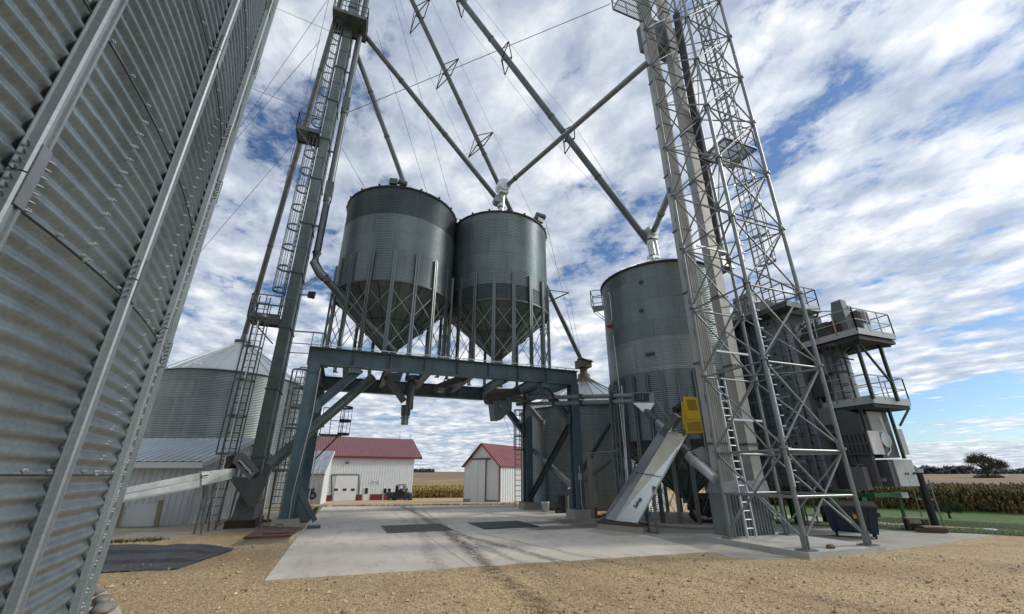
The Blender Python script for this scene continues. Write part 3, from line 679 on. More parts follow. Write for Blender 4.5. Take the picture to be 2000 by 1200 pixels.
mb.prism([t3(-98, 9.2, .02), t3(-98, 9.2, .62), t3(-84, 9.2, .58), t3(-84, 9.2, .02)], (0, 0, .04)); mb.bar(q1, t3(-84, 8.6, .03), .03, .03); mb.bar(q0, t3(-98, 8.6, .03), .03, .03)
railing(mb, [t3(-98, 9.24, .05), q0+V(0, 0, .04), q1+V(0, 0, .04), t3(-84, 9.24, .05)], .8, .6); mb.build('access_platform', M['galv'], T3)
mb = MB()
for a1 in (-68, -60, -53): mb.path([t3(a1, 5.1, .12), t3(a1, .2, .2)], .022, 8)
for z in (4.8, 3.6, 2.2): mb.path([t3(-70, z, .14), t3(-58, z+.05, .14), t3(-45, z, .14)], .018, 6)
mb.build('pipe_run', M['galv'], T3)
# fan wheel and clutter under the hopper
mb = MB(); mb.lathe((13.0, 13.9), [(0.34, .25), (.5, .3), (.52, .9), (.3, 1.0)], 20); mb.tube((12.6, 13.3, .6), (13.3, 12.9, .6), .42, 20); mb.tube((12.5, 13.28, .6), (12.9, 13.1, .6), .30, 16); mb.build('unload_sump', M['dark'], T3)
# T4 bin behind the frame
C4 = (13.96, 23.7); R4 = 4.1
T4 = thing('grain_bin', 'squat corrugated bin behind the right columns with a rusty cap on its cone roof', 'grain bin', (C4[0], C4[1], 0))
MB().lathe(C4, corr(-.1, 5.16, R4, .085, .016), 144).build('wall', M['wall_d'], T4)
bin_roof(MB(), C4, R4, 5.18, 7.35, 26, rtop=.38).build('roof', M['roof_metal'], T4)
mb = MB()
for i in range(26):
    a = 2*np.pi*(i+.0)/26; d = V(math.cos(a), math.sin(a), 0); mb.bar(V(C4[0], C4[1], 7.42)+d*.42, V(C4[0], C4[1], 6.78)+d*1.35, .09, .03)
mb.build('rust_streaks', M['rust_cap'], T4)
mb = MB(); mb.lathe(C4, [(.4, 7.35), (.4, 7.7), (.25, 7.8), (.25, 8.2)], 16); mb.box((C4[0]-.4, C4[1]-.4, 8.15), (C4[0]+.4, C4[1]+.4, 8.65)); mb.bar((C4[0]-.45, C4[1]-.2, 8.7), (C4[0]+.45, C4[1]-.3, 8.5), .5, .08); mb.build('distributor_cap', M['rust_cap'], T4)
mb = MB(); mb.lathe(C4, [(R4+.0, 5.1), (R4+.1, 5.14), (R4+.1, 5.2), (R4, 5.2)], 60); mb.build('eave_ring', M['galv_dark'], T4)
# T5 bin at left
C5 = (-7.2, 31.7); R5 = 3.98
T5 = thing('grain_bin', 'corrugated bin with a pale ribbed cone roof behind the small shed on the left', 'grain bin', (C5[0], C5[1], 0))
MB().lathe(C5, corr(-.1, 7.15, R5, .09, .017), 144).build('wall', M['wall_d'], T5)
bin_roof(MB(), C5, R5, 7.17, 9.75, 28, rtop=.42, over=.12).build('roof', M['roof_metal'], T5)
mb = MB(); mb.lathe(C5, [(.43, 9.7), (.5, 9.85), (.5, 9.95), (.2, 10.05), (.16, 10.45)], 18); mb.build('roof_cap', M['galv_dark'], T5)
mb = MB(); mb.lathe(C5, [(R5*.62+.0, 8.22), (R5*.62+.05, 8.26), (R5*.62, 8.3)][::-1], 50); mb.build('roof_ring', M['galv_dark'], T5)
mb = MB(); vent(mb, V(C5[0]-1.0, C5[1]-3.85, 7.25), (-.2, -1, 0), .3); mb.build('eave_lamp', M['galv_bright'], T5)
mb = MB(); A0 = R(-20)
pb = V(C5[0]+math.cos(A0)*(R5+.2), C5[1]+math.sin(A0)*(R5+.2), .2); ladder(mb, pb, pb+V(0, 0, 7.4), (-math.sin(A0), math.cos(A0), 0), .4); cage(mb, pb+V(0, 0, 2), pb+V(0, 0, 7.9), (math.cos(A0), math.sin(A0), 0), (-math.sin(A0), math.cos(A0), 0), .36); mb.build('caged_ladder', M['post'], T5)
# ================================================================== PORTAL FRAME
XL, XR, YF, YB = -1.42, 9.36, 16.95, 22.3; ZB0, ZB1 = 5.44, 6.10
PF = thing('steel_frame', 'blue grey steel portal frame spanning the concrete drive under the two hopper bins', 'steel frame', (3.97, YF, 0))
ZBASE = {(XL, YF): .34, (XR, YF): .34, (XL, YB): .34, (XR, YB): .34}
for (x, y), zb in ZBASE.items():
    mb = MB().ibeam((x, y, zb), (x, y, ZB0-.002), .40, .40, .035, up=(0, 1, 0)); mb.box((x-.26, y-.26, zb-.0), (x+.26, y+.26, zb+.03))
    for sx in (-.2, .2):
        for sy in (-.2, .2): mb.tube((x+sx, y+sy, zb), (x+sx, y+sy, zb+.12), .018, 6)
    mb.build('column', M['blue'], PF)
for y in (YF, YB):
    mb = MB().ibeam((XL-.25, y, (ZB0+ZB1)/2), (XR+.25, y, (ZB0+ZB1)/2), .34, ZB1-ZB0, .035)
    mb.box((XL-.25, y-.16, ZB0+.036), (XL-.235, y+.16, ZB1-.036)); mb.build('beam', M['blue'], PF)
for x in (XL, XR): MB().ibeam((x, YF+.172, (ZB0+ZB1)/2), (x, YB-.172, (ZB0+ZB1)/2), .3, ZB1-ZB0-.08, .03).build('side_beam', M['blue'], PF)
for x in (-.35, 1.33, 3.0, 4.9, 6.6, 8.3): MB().ibeam((x, YF+.172, 5.86), (x, YB-.172, 5.86), .22, .4, .025).build('cross_beam', M['blue'], PF)
for y in (YF, YB):
    for x, sx in ((XL, 1), (XR, -1)):
        MB().ibeam((x+sx*.2, y, 3.85), (x+sx*1.62, y, ZB0-.02), .26, .30, .025, up=(0, 1, 0) if False else (0, 0, 1)).build('knee_brace', M['blue'], PF)
for x in (XR,):
    MB().ibeam((x, YF+.2, 3.9), (x, YB-.2, .5), .2, .22, .02).build('diagonal_brace', M['dark'], PF)
    MB().bar((x+.25, YF+.2, .9), (x+.25, YB-.2, 2.9), .14, .2).build('diagonal_brace', M['mid_grey'], PF)
MB().bar((XL-.1, YF+.25, .75), (XL-.1, YB-.2, 5.0), .16, .2).build('diagonal_brace', M['blue'], PF)
mb = MB(); mb.bar((XL+.18, YF+.1, 1.25), (XL+.85, YF+.12, .22), .10, .16); mb.prism([(XL+.2, YF+.1, 1.05), (XL+.72, YF+.1, .27), (XL+.2, YF+.1, .27)], (0, .02, 0)); mb.box((XL+.65, YF-.1, .012), (XL+1.05, YF+.3, .1)); mb.build('foot_brace', M['blue'], PF)
mb = MB(); mb.bar((XL-.2, YF-.21, ZB1+.05), (XR+.2, YF-.21, ZB1+.06), .025, .025)
for i in range(26): x = XL+(XR-XL)*i/25; mb.bar((x, YF-.2, ZB1), (x, YF-.2, ZB1+.06), .03, .03)
mb.build('conduit', M['galv_bright'], PF)
mb = MB(); mb.path([(XR+.14, YF-.25, .1), (XR-.02, YF-.3, .5), (XR-.02, YF-.28, 1.6), (XR-.02, YF-.25, 2.0)], .02, 8); mb.path([(XL+.1, YF-.28, .1), (XL+.06, YF-.26, 1.0), (XL+.24, YF-.22, 3.5), (XL+.24, YF-.22, 5.3)], .015, 6); mb.box((XR-.09, YF-.3, 1.45), (XR+.05, YF-.22, 1.7)); mb.build('conduit', M['light_grey'], PF)
gus = MB()
for y, s_ in ((YF, -1), (YB, -1)):
    for x in (XL, XR):
        gus.box((x-.19, y-.20-.012, ZB0-.32), (x+.19, y-.202, ZB0-.02))
        for i in range(3):
            for j in (-.13, .13): gus.tube((x+j, y-.212, ZB0-.27+i*.1), (x+j, y-.232, ZB0-.27+i*.1), .014, 6)
        sx = 1 if x == XL else -1
        gus.box((x+sx*1.45-.2, y-.145, ZB0-.22), (x+sx*1.45+.2, y-.133, ZB0-.02)); gus.box((x+sx*.24-.02, y-.145, 3.7), (x+sx*.24+.2*sx, y-.133, 4.15))
    for k in range(1, 8): x = XL+(XR-XL)*k/8; gus.box((x-.006, y-.16, ZB0+.036), (x+.006, y-.018, ZB1-.036))
gus.build('gusset_plate', M['blue'], PF)
fl = []
for (x, y), lab in (((XL, YF), 'concrete footing block under the front left column of the blue frame'), ((XR, YF), 'concrete footing block under the front right column of the blue frame'), ((XR, YB), 'concrete footing block under the rear right column of the blue frame'), ((XL, YB), 'concrete footing block under the rear left column of the blue frame')):
    mb = MB(); mb.hexa([(x-.42, y-.42, -.1), (x+.42, y-.42, -.1), (x+.42, y+.42, -.1), (x-.42, y+.42, -.1), (x-.38, y-.38, .335), (x+.38, y-.38, .335), (x+.38, y+.38, .335), (x-.38, y+.38, .335)])
    tag(mb.build('concrete_footing', M['conc'], None, (x, y, 0)), lab, 'concrete block', 'footing blocks of the steel frame')
# ladder basket on the rear left column
LB = thing('access_basket', 'railed ladder basket hung on the rear left column over the shop', 'platform', (XL+.8, YB-.3, 3.3))
mb = MB(); mb.box((XL+.35, YB-.9, 3.3), (XL+1.25, YB-.1, 3.36)); mb.bar((XL+.3, YB-.5, 2.3), (XL+1.1, YB-.5, 3.3), .06, .06); mb.build('floor', M['dark'], LB)
mb = MB(); railing(mb, [(XL+.35, YB-.9, 3.36), (XL+1.1, YB-.9, 3.36), (XL+1.25, YB-.75, 3.36), (XL+1.25, YB-.1, 3.36)], 1.15, .35); cage(mb, (XL+1.0, YB-.5, 3.4), (XL+1.0, YB-.5, 4.6), (1, 0, 0), (0, 1, 0), .38, .55); mb.build('guard_rail', M['dark'], LB)
mb = MB(); ladder(mb, (XL+.32, YB-.75, .1), (XL+.32, YB-.75, 3.4), (0, 1, 0), .34); mb.build('ladder', M['galv_bright'], LB)
ldr = MB(); ladder(ldr, (XR-.45, YB+.3, .1), (XR-.45, YB+.3, 5.0), (1, 0, 0), .36)
lo = thing('caged_ladder', 'galvanized ladder standing behind the rear right column with hoops at its top', 'ladder', (XR-.45, YB+.3, 0)); ldr.build('rails', M['post'], lo)
mb = MB(); cage(mb, (XR-.45, YB+.3, 2.9), (XR-.45, YB+.3, 5.0), (0, -1, 0), (1, 0, 0), .3, .8); mb.build('hoops', M['post'], lo)
# load-out spout between the bins, and the scale hopper
DSx = 2.25
ds = thing('load_out_spout', 'short telescoping load-out spout hanging from the middle of the frame', 'spout', (2.3, 19.0, 5.4))
P_ = AY(800, 745, 19.0); Q_ = AY(790, 830, 19.0)
mb = MB(); mb.tube(AY(805, 735, 19.0), AY(805, 742, 19.0)-V(0, 0, .05), .3, 16); mb.tube(AY(804, 745, 19.0), AY(799, 800, 19.0), .16, 14); mb.build('upper_tube', M['galv_dark'], ds)
mb = MB(); mb.tube(AY(793, 792, 19.05), AY(792, 812, 19.05), .2, 14); mb.build('collar', M['galv_dark'], ds)
mb = MB(); mb.tube(AY(792, 806, 19.05), AY(790, 830, 19.05), .15, 14); mb.tube(AY(791, 815, 19.05), AY(791, 817, 19.05), .20, 14); mb.build('sleeve', M['galv'], ds)
mb = MB(); mb.bar(AY(752, 730, 19.2), AY(789, 785, 19.2), .2, .26); mb.hexa([AY(745, 728, 19.2), AY(788, 728, 19.2), AY(782, 745, 19.2), AY(752, 745, 19.2), AY(745, 728, 19.6), AY(788, 728, 19.6), AY(782, 745, 19.6), AY(752, 745, 19.6)]); mb.build('diverter', M['galv_dark'], ds)
cv = thing('flood_lamp', 'square flood lamp hanging below the middle of the frame', 'lamp', AY(861, 762, 19.0))
p = AY(861, 762, 19.0); mb = MB(); mb.box(p-V(.14, .12, .08), p+V(.14, .12, .08)); mb.build('housing', M['mid_grey'], cv); MB().box(p-V(.12, .10, .095), p+V(.12, .10, -.081)).build('lens', M['light_grey'], cv); MB().bar(p+V(0, 0, .08), p+V(.3, 0, .9), .05, .05).build('bracket', M['dark'], cv)
# black conveyor housings below beam
hc = thing('drag_conveyor', 'dark horizontal conveyor and hopper device under the right overhead bin', 'conveyor', (6.6, 18.8, 4.6))
z_ = 18.6
def PX(pts, Y0): return [AY(x, y, Y0) for x, y in pts]
mb = MB(); mb.prism(PX([(962, 783), (1000, 783), (1000, 800), (979, 820), (967, 820)], z_), (0, .7, 0)); mb.build('scale_hopper', M['galv_dark'], hc)
p = AY(978, 793, z_-.02); MB().tube(p, p+V(0, -.04, 0), .11, 20).build('dial', M['mid_grey'], hc)
mb = MB(); mb.prism(PX([(948, 770), (1012, 757), (1018, 768), (962, 785)], z_+.1), (0, .5, 0)); mb.tube(AY(955, 782, z_+.3)-V(0, .25, 0), AY(955, 782, z_+.3)+V(0, .25, 0), .18, 16); mb.build('motor_housing', M['dark'], hc)
MB().prism(PX([(966, 759), (1005, 759), (1005, 771), (966, 771)], z_+.15), (0, .5, 0)).build('gear_case', M['grey'], hc)
MB().tube(AY(980, 765, z_-.05)-V(.1, 0, 0), AY(980, 765, z_-.05)+V(.12, 0, 0), .05, 10).build('valve', M['bright_red'], hc)
# upper inner chutes (dark)
for nm, (x0, y0, Ya), (x1, y1, Yb), rr, lab in (('inner_chute', (905, 738, 19.2), (850, 760, 19.4), .2, 'dark chute between the beams left of the flood lamp'),):
    tag(MB().bar(AY(x0, y0, Ya), AY(x1, y1, Yb), .35, .3).build(nm, M['dark'], None, AY(x0, y0, Ya)), lab, 'chute')
# white rods / cables hanging from hopper device are left with the guy wires
# right side clutter
vp = thing('down_pipe', 'grey vertical grain pipe standing behind the right columns beside the drum', 'pipe', G(1058, 985))
b0 = V(9.55, 20.9, 0)
mb = MB(); mb.tube((9.6, 20.9, .8), (9.6, 20.9, 4.2), .13, 14); mb.build('riser', M['mid_grey'], vp)
mb = MB(); mb.tube((9.6, 20.9, 4.25), (7.9, 20.2, 5.6), .13, 14); mb.tube((9.6, 20.9, 4.1), (9.6, 20.9, 4.35), .18, 14); mb.build('slanted_pipe', M['mid_grey'], vp)
dr = thing('drum', 'white bucket standing at the foot of the vertical grain pipe', 'drum', (9.4, 20.3, 0))
MB().lathe((9.4, 20.3), [(0.02, .01), (.17, .01), (.19, .4), (.2, .42), (.19, .45), (.02, .45)], 20).build('body', M['light_grey'], dr)
MB().lathe((9.4, 20.3), [(.2, .40), (.215, .42), (.2, .45)], 20).build('rim', M['white'], dr)
mo = thing('blower', 'black blower with elbow beside the white bucket behind the frame', 'blower', (10.1, 19.6, 0))
mb = MB(); mb.tube((9.9, 19.3, .45), (9.9, 19.7, .45), .33, 18); mb.box((9.6, 19.3, .012), (10.2, 19.7, .16)); mb.build('housing', M['dark'], mo)
mb = MB(); mb.path([(10.05, 19.3, .15), (10.05, 19.3, .95), (10.1, 19.35, 1.05), (10.4, 19.6, 1.05)], .09, 10); mb.build('elbow', M['mid_grey'], mo)
mb = MB(); mb.tube((9.95, 19.2, .8), (11.9, 18.2, 2.3), .11, 12); mb.build('duct', M['mid_grey'], mo)
ec = thing('electrical_cabinet', 'grey electrical cabinet on a post behind the right columns', 'cabinet', (9.3, 22.9, 0))
mb = MB(); mb.box((8.95+1.0, 21.9, 1.1), (9.45+1.0, 22.1, 2.1)); mb.build('box', M['mid_grey'], ec); MB().box((10.15, 22.0, 0), (10.25, 22.05, 1.1)).build('post', M['galv'], ec)
# diagonal dark pipe across T4
tag(MB().tube((12.3, 18.6, 4.0), (10.6, 19.0, 1.6), .12, 12).build('duct_pipe', M['dark'], None, (11.5, 18.8, 2.8)), 'dark slanting pipe in front of the squat bin wall', 'pipe')
# grey U-frame standing in front of T3
uf = thing('conduit_stand', 'grey post stand carrying conduits from the drive edge to the tall hopper bin', 'stand', G(1158, 1014))
pb = G(1158, 1014); zt = HZ(pb, 1152, 885); mb = MB(); mb.bar(pb, V(pb[0], pb[1], zt), .16, .12); mb.build('post', M['board'], uf)
mb = MB(); mb.path([V(pb[0], pb[1], zt-.02), V(10.6, 14.2, zt+.05), V(11.3, 13.2, zt)], .035, 8); mb.path([V(pb[0], pb[1], zt-.1), V(10.7, 14.1, zt-.1)], .02, 8); mb.path([(10.3, 14.6, 5.2), (10.3, 14.5, zt+.2), (10.15, 14.6, zt)], .03, 8); mb.build('conduit', M['galv'], uf)
tag(MB().box((pb[0]+.12, pb[1]-.05, 0), (pb[0]+.2, pb[1]+.02, .42)).build('marker_post', M['bright_red'], None, (pb[0]+.15, pb[1], 0)), 'short red marker post at the foot of the conduit stand', 'post')
# ================================================================== GRATES, LIDS, TARP
def grate(label, x0, x1, y0, y1, n, bars):
    t = thing('floor_grate', label, 'grate', ((x0+x1)/2, (y0+y1)/2, 0), 'dump pit grates in the drive')
    MB().box((x0, y0, .0), (x1, y1, .018)).build('pit', M['black'], t)
    mb = MB()
    for i in range(n+1): x = x0+(x1-x0)*i/n; mb.box((x-(.022 if bars < 4 else .018), y0, .019), (x+(.022 if bars < 4 else .018), y1, .032))
    for k_ in range(bars+1): y = y0+(y1-y0)*k_/bars; mb.box((x0-.03, y-.02, .0185), (x1+.03, y+.02, .034))
    mb.build('bars', M['grate'] if bars < 4 else M['dark'], t)
grate('left dump grate with wide open bars', 1.58, 3.58, 14.8, 16.75, 17, 2)
grate('right dump grate with a fine dark mesh', 4.62, 6.55, 14.65, 16.7, 40, 12)
t = thing('pit_lid', 'rusty steel pit lid at the left edge of the drive', 'lid', (-1.6, 16, 0))
z = .15; pl = [G(475, 1053, z), G(568, 1048, z), G(590, 1033, z), G(512, 1030, z)]
cen = sum(pl)/4
mb = MB(); mb.prism([cen+(p-cen)*.96+V(0, 0, -.15) for p in pl], (0, 0, .135)); mb.build('curb', M['conc'], t)
mb = MB(); mb.prism([p-V(0, 0, .012) for p in pl], (0, 0, .05)); mb.build('plate', M['rust'], t)
mb = MB(); mb.prism([cen+(p-cen)*.6+V(.15, -.1, .04) for p in pl], (0, 0, .03)); mb.path([cen+V(-.05, .4, .04), cen+V(-.05, .4, .16), cen+V(.12, .4, .16), cen+V(.12, .4, .04)], .015, 6); mb.build('hatch', M['rust_dark'], t)
t = thing('pit_lid', 'dark rusty pit lid under the foot of the silver inclined conveyor', 'lid', (9.2, 13.6, 0))
z = .2; pl = [G(1165, 1021, z), G(1256, 1029, z), G(1268, 1024, z), G(1180, 1013, z)]
cen = sum(pl)/4
mb = MB(); mb.prism([p-V(0, 0, .02) for p in pl], (0, 0, .05)); mb.build('plate', M['rust_dark'], t)
mb = MB(); q = [p*1 for p in pl]; q = [cen+(p-cen)*.97-V(0, 0, .21) for p in pl]; mb.prism(q, (0, 0, .19)); mb.build('curb', M['conc'], t)
t = thing('tarp', 'folded black tarp lying on the gravel beside the near bin', 'tarp', (-4, 12.4, 0)); t['label'] = 'black layered tarp sheet lying on the gravel at left'
vs = []; fs = []; nx, ny = 80, 60
c00 = G(175, 1122); c10 = G(345, 1113); c11 = G(458, 1075); c01 = G(175, 1076)
for i in range(nx):
    for j in range(ny):
        u_ = i/(nx-1); v_ = j/(ny-1); lo_ = c00+(c10-c00)*u_; hi_ = c01+(c11-c01)*u_
        p = lo_+(hi_-lo_)*v_; ph = (v_*3.0+.12*math.sin(u_*5))%1.0; vv = v_+.02*math.sin(u_*7); fold = .055*min(2, math.floor(vv*3))*(1-max(0, u_-.8)*4.5)+.008*math.sin(u_*9+vv*5)**2
        p = p+V(0, .035*math.sin(u_*6+v_*2), 0.015+fold+.02*mnoise.noise(Vector((u_*9, v_*6, 0)))); vs.append(p)
for i in range(nx-1):
    for j in range(ny-1): fs.append((i*ny+j, (i+1)*ny+j, (i+1)*ny+j+1, i*ny+j+1))
MB().add(vs, fs, True).build('sheet', M['tarp'], t)
# ================================================================== LEFT SHED
sh = thing('shed', 'small grey white ribbed metal shed with a pale metal roof at left', 'shed', (-6, 20, 0))
A = G(361, 1027); B = G(180, 1027.5); du = nrm(B-A); dn = V(-du[1], du[0], 0); dn = dn if dn[1] < 0 else -dn; bk = -dn
W_ = 5.0; D_ = 5.2; ze = 2.12; zr = 3.0
ribbed(MB(), A, du, V(0, 0, 1), dn, W_, ze, .22, .02, .03).build('front_wall', M['siding_grey'], sh)
sd_ = nrm(G(413, 1000)-A); 
ribbed(MB(), A, bk, V(0, 0, 1), -du, D_, ze, .22, .02, .03, top=lambda x: ze+(zr-ze)*(1-abs(x-D_/2)/(D_/2))).build('end_wall', M['siding_grey'], sh)
MB().prism([A+du*W_, A+du*W_+bk*D_, A+du*W_+bk*D_+V(0, 0, ze), A+du*W_+bk*D_/2+V(0, 0, zr), A+du*W_+V(0, 0, ze)], -du*.05).build('end_wall', M['siding_grey'], sh)
MB().bar(A+bk*D_+V(0, 0, ze/2), A+bk*D_+du*W_+V(0, 0, ze/2), .05, ze).build('back_wall', M['siding_grey'], sh)
o1 = A-du*.32+dn*.35+V(0, 0, ze-.02); o2 = A-du*.32+bk*D_/2+V(0, 0, zr+.12); wv = o2-o1
nn = nrm(np.cross(du, wv)); nn = nn if nn[2] > 0 else -nn
rf = ribbed(MB(), o1, du, wv, nn, W_+.6, np.linalg.norm(wv), .3, .025, .04).build('roof', M['roof_metal'], sh)
o3 = A-du*.32+bk*(D_+.3)+V(0, 0, ze-.02); wv2 = o2-o3; n2 = nrm(np.cross(du, wv2)); n2 = n2 if n2[2] > 0 else -n2
ribbed(MB(), o3, du, wv2, n2, W_+.6, np.linalg.norm(wv2), .3, .025, .04).build('roof', M['roof_metal'], sh)
MB().bar(o1-V(0, 0, .12), o1+du*(W_+.6)-V(0, 0, .12), .05, .2).build('fascia', M['white'], sh)
MB().bar(o1-V(0, 0, .1), o2-V(0, 0, .1), .04, .2).build('fascia', M['white'], sh)
bd = thing('loading_board', 'grey panel between tan posts leaning before the small shed', 'board', G(270, 1030))
p0 = G(224, 1033); p1 = G(304, 1032); mb = MB(); mb.bar(p0+V(0, 0, .03), p1+V(0, 0, .03), .1, .06)
MB().hexa([p0+V(0, .05, .03), p1+V(0, .05, .03), p1+V(0, .09, .03), p0+V(0, .09, .03), p0+V(0, .05, .68), p1+V(0, .05, .78), p1+V(0, .09, .78), p0+V(0, .09, .68)]).build('panel', M['siding_grey'], bd)
mb.bar(p1, p1+V(-.06, 0, .85), .12, .12); mb.bar(p0, p0+V(0, 0, .78), .1, .1); mb.build('frame', M['tan'], bd)
# ================================================================== SHOP, WING, RED SHED
ZS = -1.45
sp_ = thing('workshop', 'long white metal workshop with a dark red roof and red wainscot', 'building', G(803, 979, ZS))
A = G(803, 977.6, ZS); bk = V(-math.sin(R(7.5)), math.cos(R(7.5)), 0); dn = -bk; du = V(-math.cos(R(7.5)), -math.sin(R(7.5)), 0); W_ = 21.0
He = HZ(A, 809, 893)-ZS; D_ = 10.0
RP = A+bk*5.0; zr = HZ(RP, 801, 859.5); Hr = zr-ZS
def onwall(x, y): # point on the front wall seen at a pixel
    d = ray(x, y); t_ = ((A-EYE)@dn)/(d@dn); return EYE+d*t_
ribbed(MB(), A, du, V(0, 0, 1), dn, W_, He, .32, .03, .05).build('front_wall', M['siding'], sp_)
ribbed(MB(), A, bk, V(0, 0, 1), -du, D_, He, .32, .03, .05, top=lambda x: He+(Hr-He)*(1-abs(x-D_/2)/(D_/2))).build('end_wall', M['siding'], sp_)
MB().prism([A+du*W_, A+du*W_+bk*D_, A+du*W_+bk*D_+V(0, 0, He), A+du*W_+bk*D_/2+V(0, 0, Hr), A+du*W_+V(0, 0, He)], -du*.05).build('end_wall', M['siding'], sp_)
MB().bar(A+bk*D_+V(0, 0, He/2), A+bk*D_+du*W_+V(0, 0, He/2), .05, He).build('back_wall', M['siding'], sp_)
o1 = A-du*.95+dn*.45+V(0, 0, He-.05); o2 = A-du*.95+bk*D_/2+V(0, 0, Hr+.1); wv = o2-o1; nn = nrm(np.cross(du, wv)); nn = nn if nn[2] > 0 else -nn
ribbed(MB(), o1, du, wv, nn, W_+1.9, np.linalg.norm(wv), .32, .04, .05).build('roof', M['red_roof'], sp_)
o3 = A-du*.95+bk*(D_+.45)+V(0, 0, He-.05); wv2 = o2-o3; n2 = nrm(np.cross(du, wv2)); n2 = n2 if n2[2] > 0 else -n2
ribbed(MB(), o3, du, wv2, n2, W_+1.9, np.linalg.norm(wv2), .32, .04, .05).build('roof', M['red_roof'], sp_)
MB().bar(o1-V(0, 0, .12), o1+du*(W_+1.9)-V(0, 0, .12), .05, .22).build('fascia', M['red'], sp_)
hw = onwall(760, 964)[2]-ZS
mb = MB()
for x0, x1 in ((803, 749), (746, 722), (706, 694), (646, 560)):
    a = onwall(x0, 975); b = onwall(x1, 975); a[2] = b[2] = ZS+hw/2*.93; mb.bar(a+dn*.045, b+dn*.045, .05, hw*.93)
mb.build('wainscot', M['red'], sp_)
def wallrect(x0, x1, y0, y1, off, th):
    a = onwall(x0, y1); b = onwall(x1, y0); zlo = min(a[2], b[2]); zhi = max(a[2], b[2]); p = a.copy(); q = b.copy(); p[2] = q[2] = (zlo+zhi)/2
    return MB().bar(p+dn*off, q+dn*off, th, zhi-zlo)
gd = wallrect(650, 699.5, 929, 979, .06, .06).build('garage_door', M['white'], sp_)
for x in (656, 673, 689): wallrect(x-4, x+4, 954.5, 959, .10, .02).build('pane', M['glass'], gd)
mb = MB(); a = onwall(648, 979); b = onwall(648, 927.5); c = onwall(701, 927.5); d = onwall(701, 979)
for p, q in ((a, b), (b, c), (c, d)): mb.bar(p+dn*.05, q+dn*.05, .12, .12)
mb.build('door_trim', M['grey'], sp_)
dd = wallrect(708, 720, 953, 979, .05, .06).build('door', M['white'], sp_); wallrect(711.5, 719, 953.5, 965, .085, .02).build('pane', M['glass'], dd)
for x in (748.5, 757, 780, 789):
    wd_ = wallrect(x-.9, x+7.0, 953.8, 964.8, .05, .05).build('window', M['white'], sp_); wallrect(x-.1, x+6.4, 954.4, 964.2, .08, .02).build('pane', M['glass'], wd_)
for x, y in ((678, 904), (728, 940), (733, 941)):
    p = onwall(x, y); MB().ball(p+dn*.15, .17 if x < 700 else .1, 8, (1.6, .7, .8)).build('wall_lamp', M['grey'] if x < 700 else M['light_grey'], sp_)
wallrect(739, 742, 938, 944, .1, .1).build('exhaust_vent', M['white'], sp_)
mb = MB(); p = o2+du*2.0; mb.bar(p, p+V(0, 0, 1.1), .04, .04); mb.bar(p+V(0, 0, 1.1)-du*-.4, p+V(0, 0, 1.1)+du*.1, .04, .04); p = o2+du*.4; mb.bar(p, p+V(0, 0, .8), .04, .04); mb.bar(p+V(0, 0, .5)-du*.3, p+V(0, 0, .5)+du*.3, .04, .04); mb.build('antenna', M['grey'], sp_)
# wing
wg = thing('small_barn', 'narrow white outbuilding with a weathered grey roof before the workshop', 'building', G(634, 990, -.35))
ZW = -.45; A = G(623, 986.5, ZW); bk = V(math.sin(R(8)), math.cos(R(8)), 0); dn = -bk; du = V(-math.cos(R(8)), math.sin(R(8)), 0); Dw = 2.7
He = HZ(A, 632, 925)-ZW; Hr = HZ(A+bk*Dw, 647, 882)-ZW
ribbed(MB(), A, du, V(0, 0, 1), dn, 6, He, .3, .02, .04).build('front_wall', M['siding'], wg)
ribbed(MB(), A, bk, V(0, 0, 1), -du, Dw, He, .3, .02, .04, top=lambda x: He+(Hr-He)*x/Dw).build('end_wall', M['siding'], wg)
MB().bar(A+bk*Dw+V(0, 0, Hr/2), A+bk*Dw+du*6+V(0, 0, Hr/2), .05, Hr-.03).build('back_wall', M['siding'], wg)
o1 = A-du*.12+dn*.2+V(0, 0, He-.03); o2 = A-du*.12+bk*(Dw+.1)+V(0, 0, Hr+.03); wv = o2-o1; nn = nrm(np.cross(du, wv)); nn = nn if nn[2] > 0 else -nn
ribbed(MB(), o1, du, wv, nn, 6.2, np.linalg.norm(wv), .35, .03, .05).build('roof', M['grey_roof'], wg)
mb = MB(); mb.bar(o1-V(0, 0, .06), o2-V(0, 0, .06), .05, .14); mb.bar(A-du*.04, A-du*.04+V(0, 0, He), .06, .12); mb.build('trim', M['white'], wg)
# red roof shed
ZR = -.5
rs = thing('machine_shed', 'white machine shed with a faded red roof and tall sliding doors', 'building', G(975, 984, ZR))
A = G(905, 981.5, ZR); B = G(975, 984.5, ZR); du = nrm(B-A); W_ = np.linalg.norm(B-A); dn = V(-du[1], du[0], 0); dn = dn if dn[0] < 0 else -dn; bk = -dn
He = (HZ(A, 905, 908)+HZ(B, 975, 913))/2-ZR; Hr = HZ((A+B)/2, 938, 867.5)-ZR
LL = 13
MB().prism([A, B, B+V(0, 0, He), (A+B)/2+V(0, 0, Hr), A+V(0, 0, He)], bk*.08).build('gable_wall', M['siding'], rs)
MB().prism([A+bk*LL, B+bk*LL, B+bk*LL+V(0, 0, He), (A+B)/2+bk*LL+V(0, 0, Hr), A+bk*LL+V(0, 0, He)], bk*-.08).build('gable_wall', M['siding'], rs)
ribbed(MB(), B, bk, V(0, 0, 1), du, LL, He, .35, .04, .05).build('side_wall', M['siding'], rs)
MB().bar(A+V(0, 0, He/2), A+bk*LL+V(0, 0, He/2), .05, He).build('side_wall', M['siding'], rs)
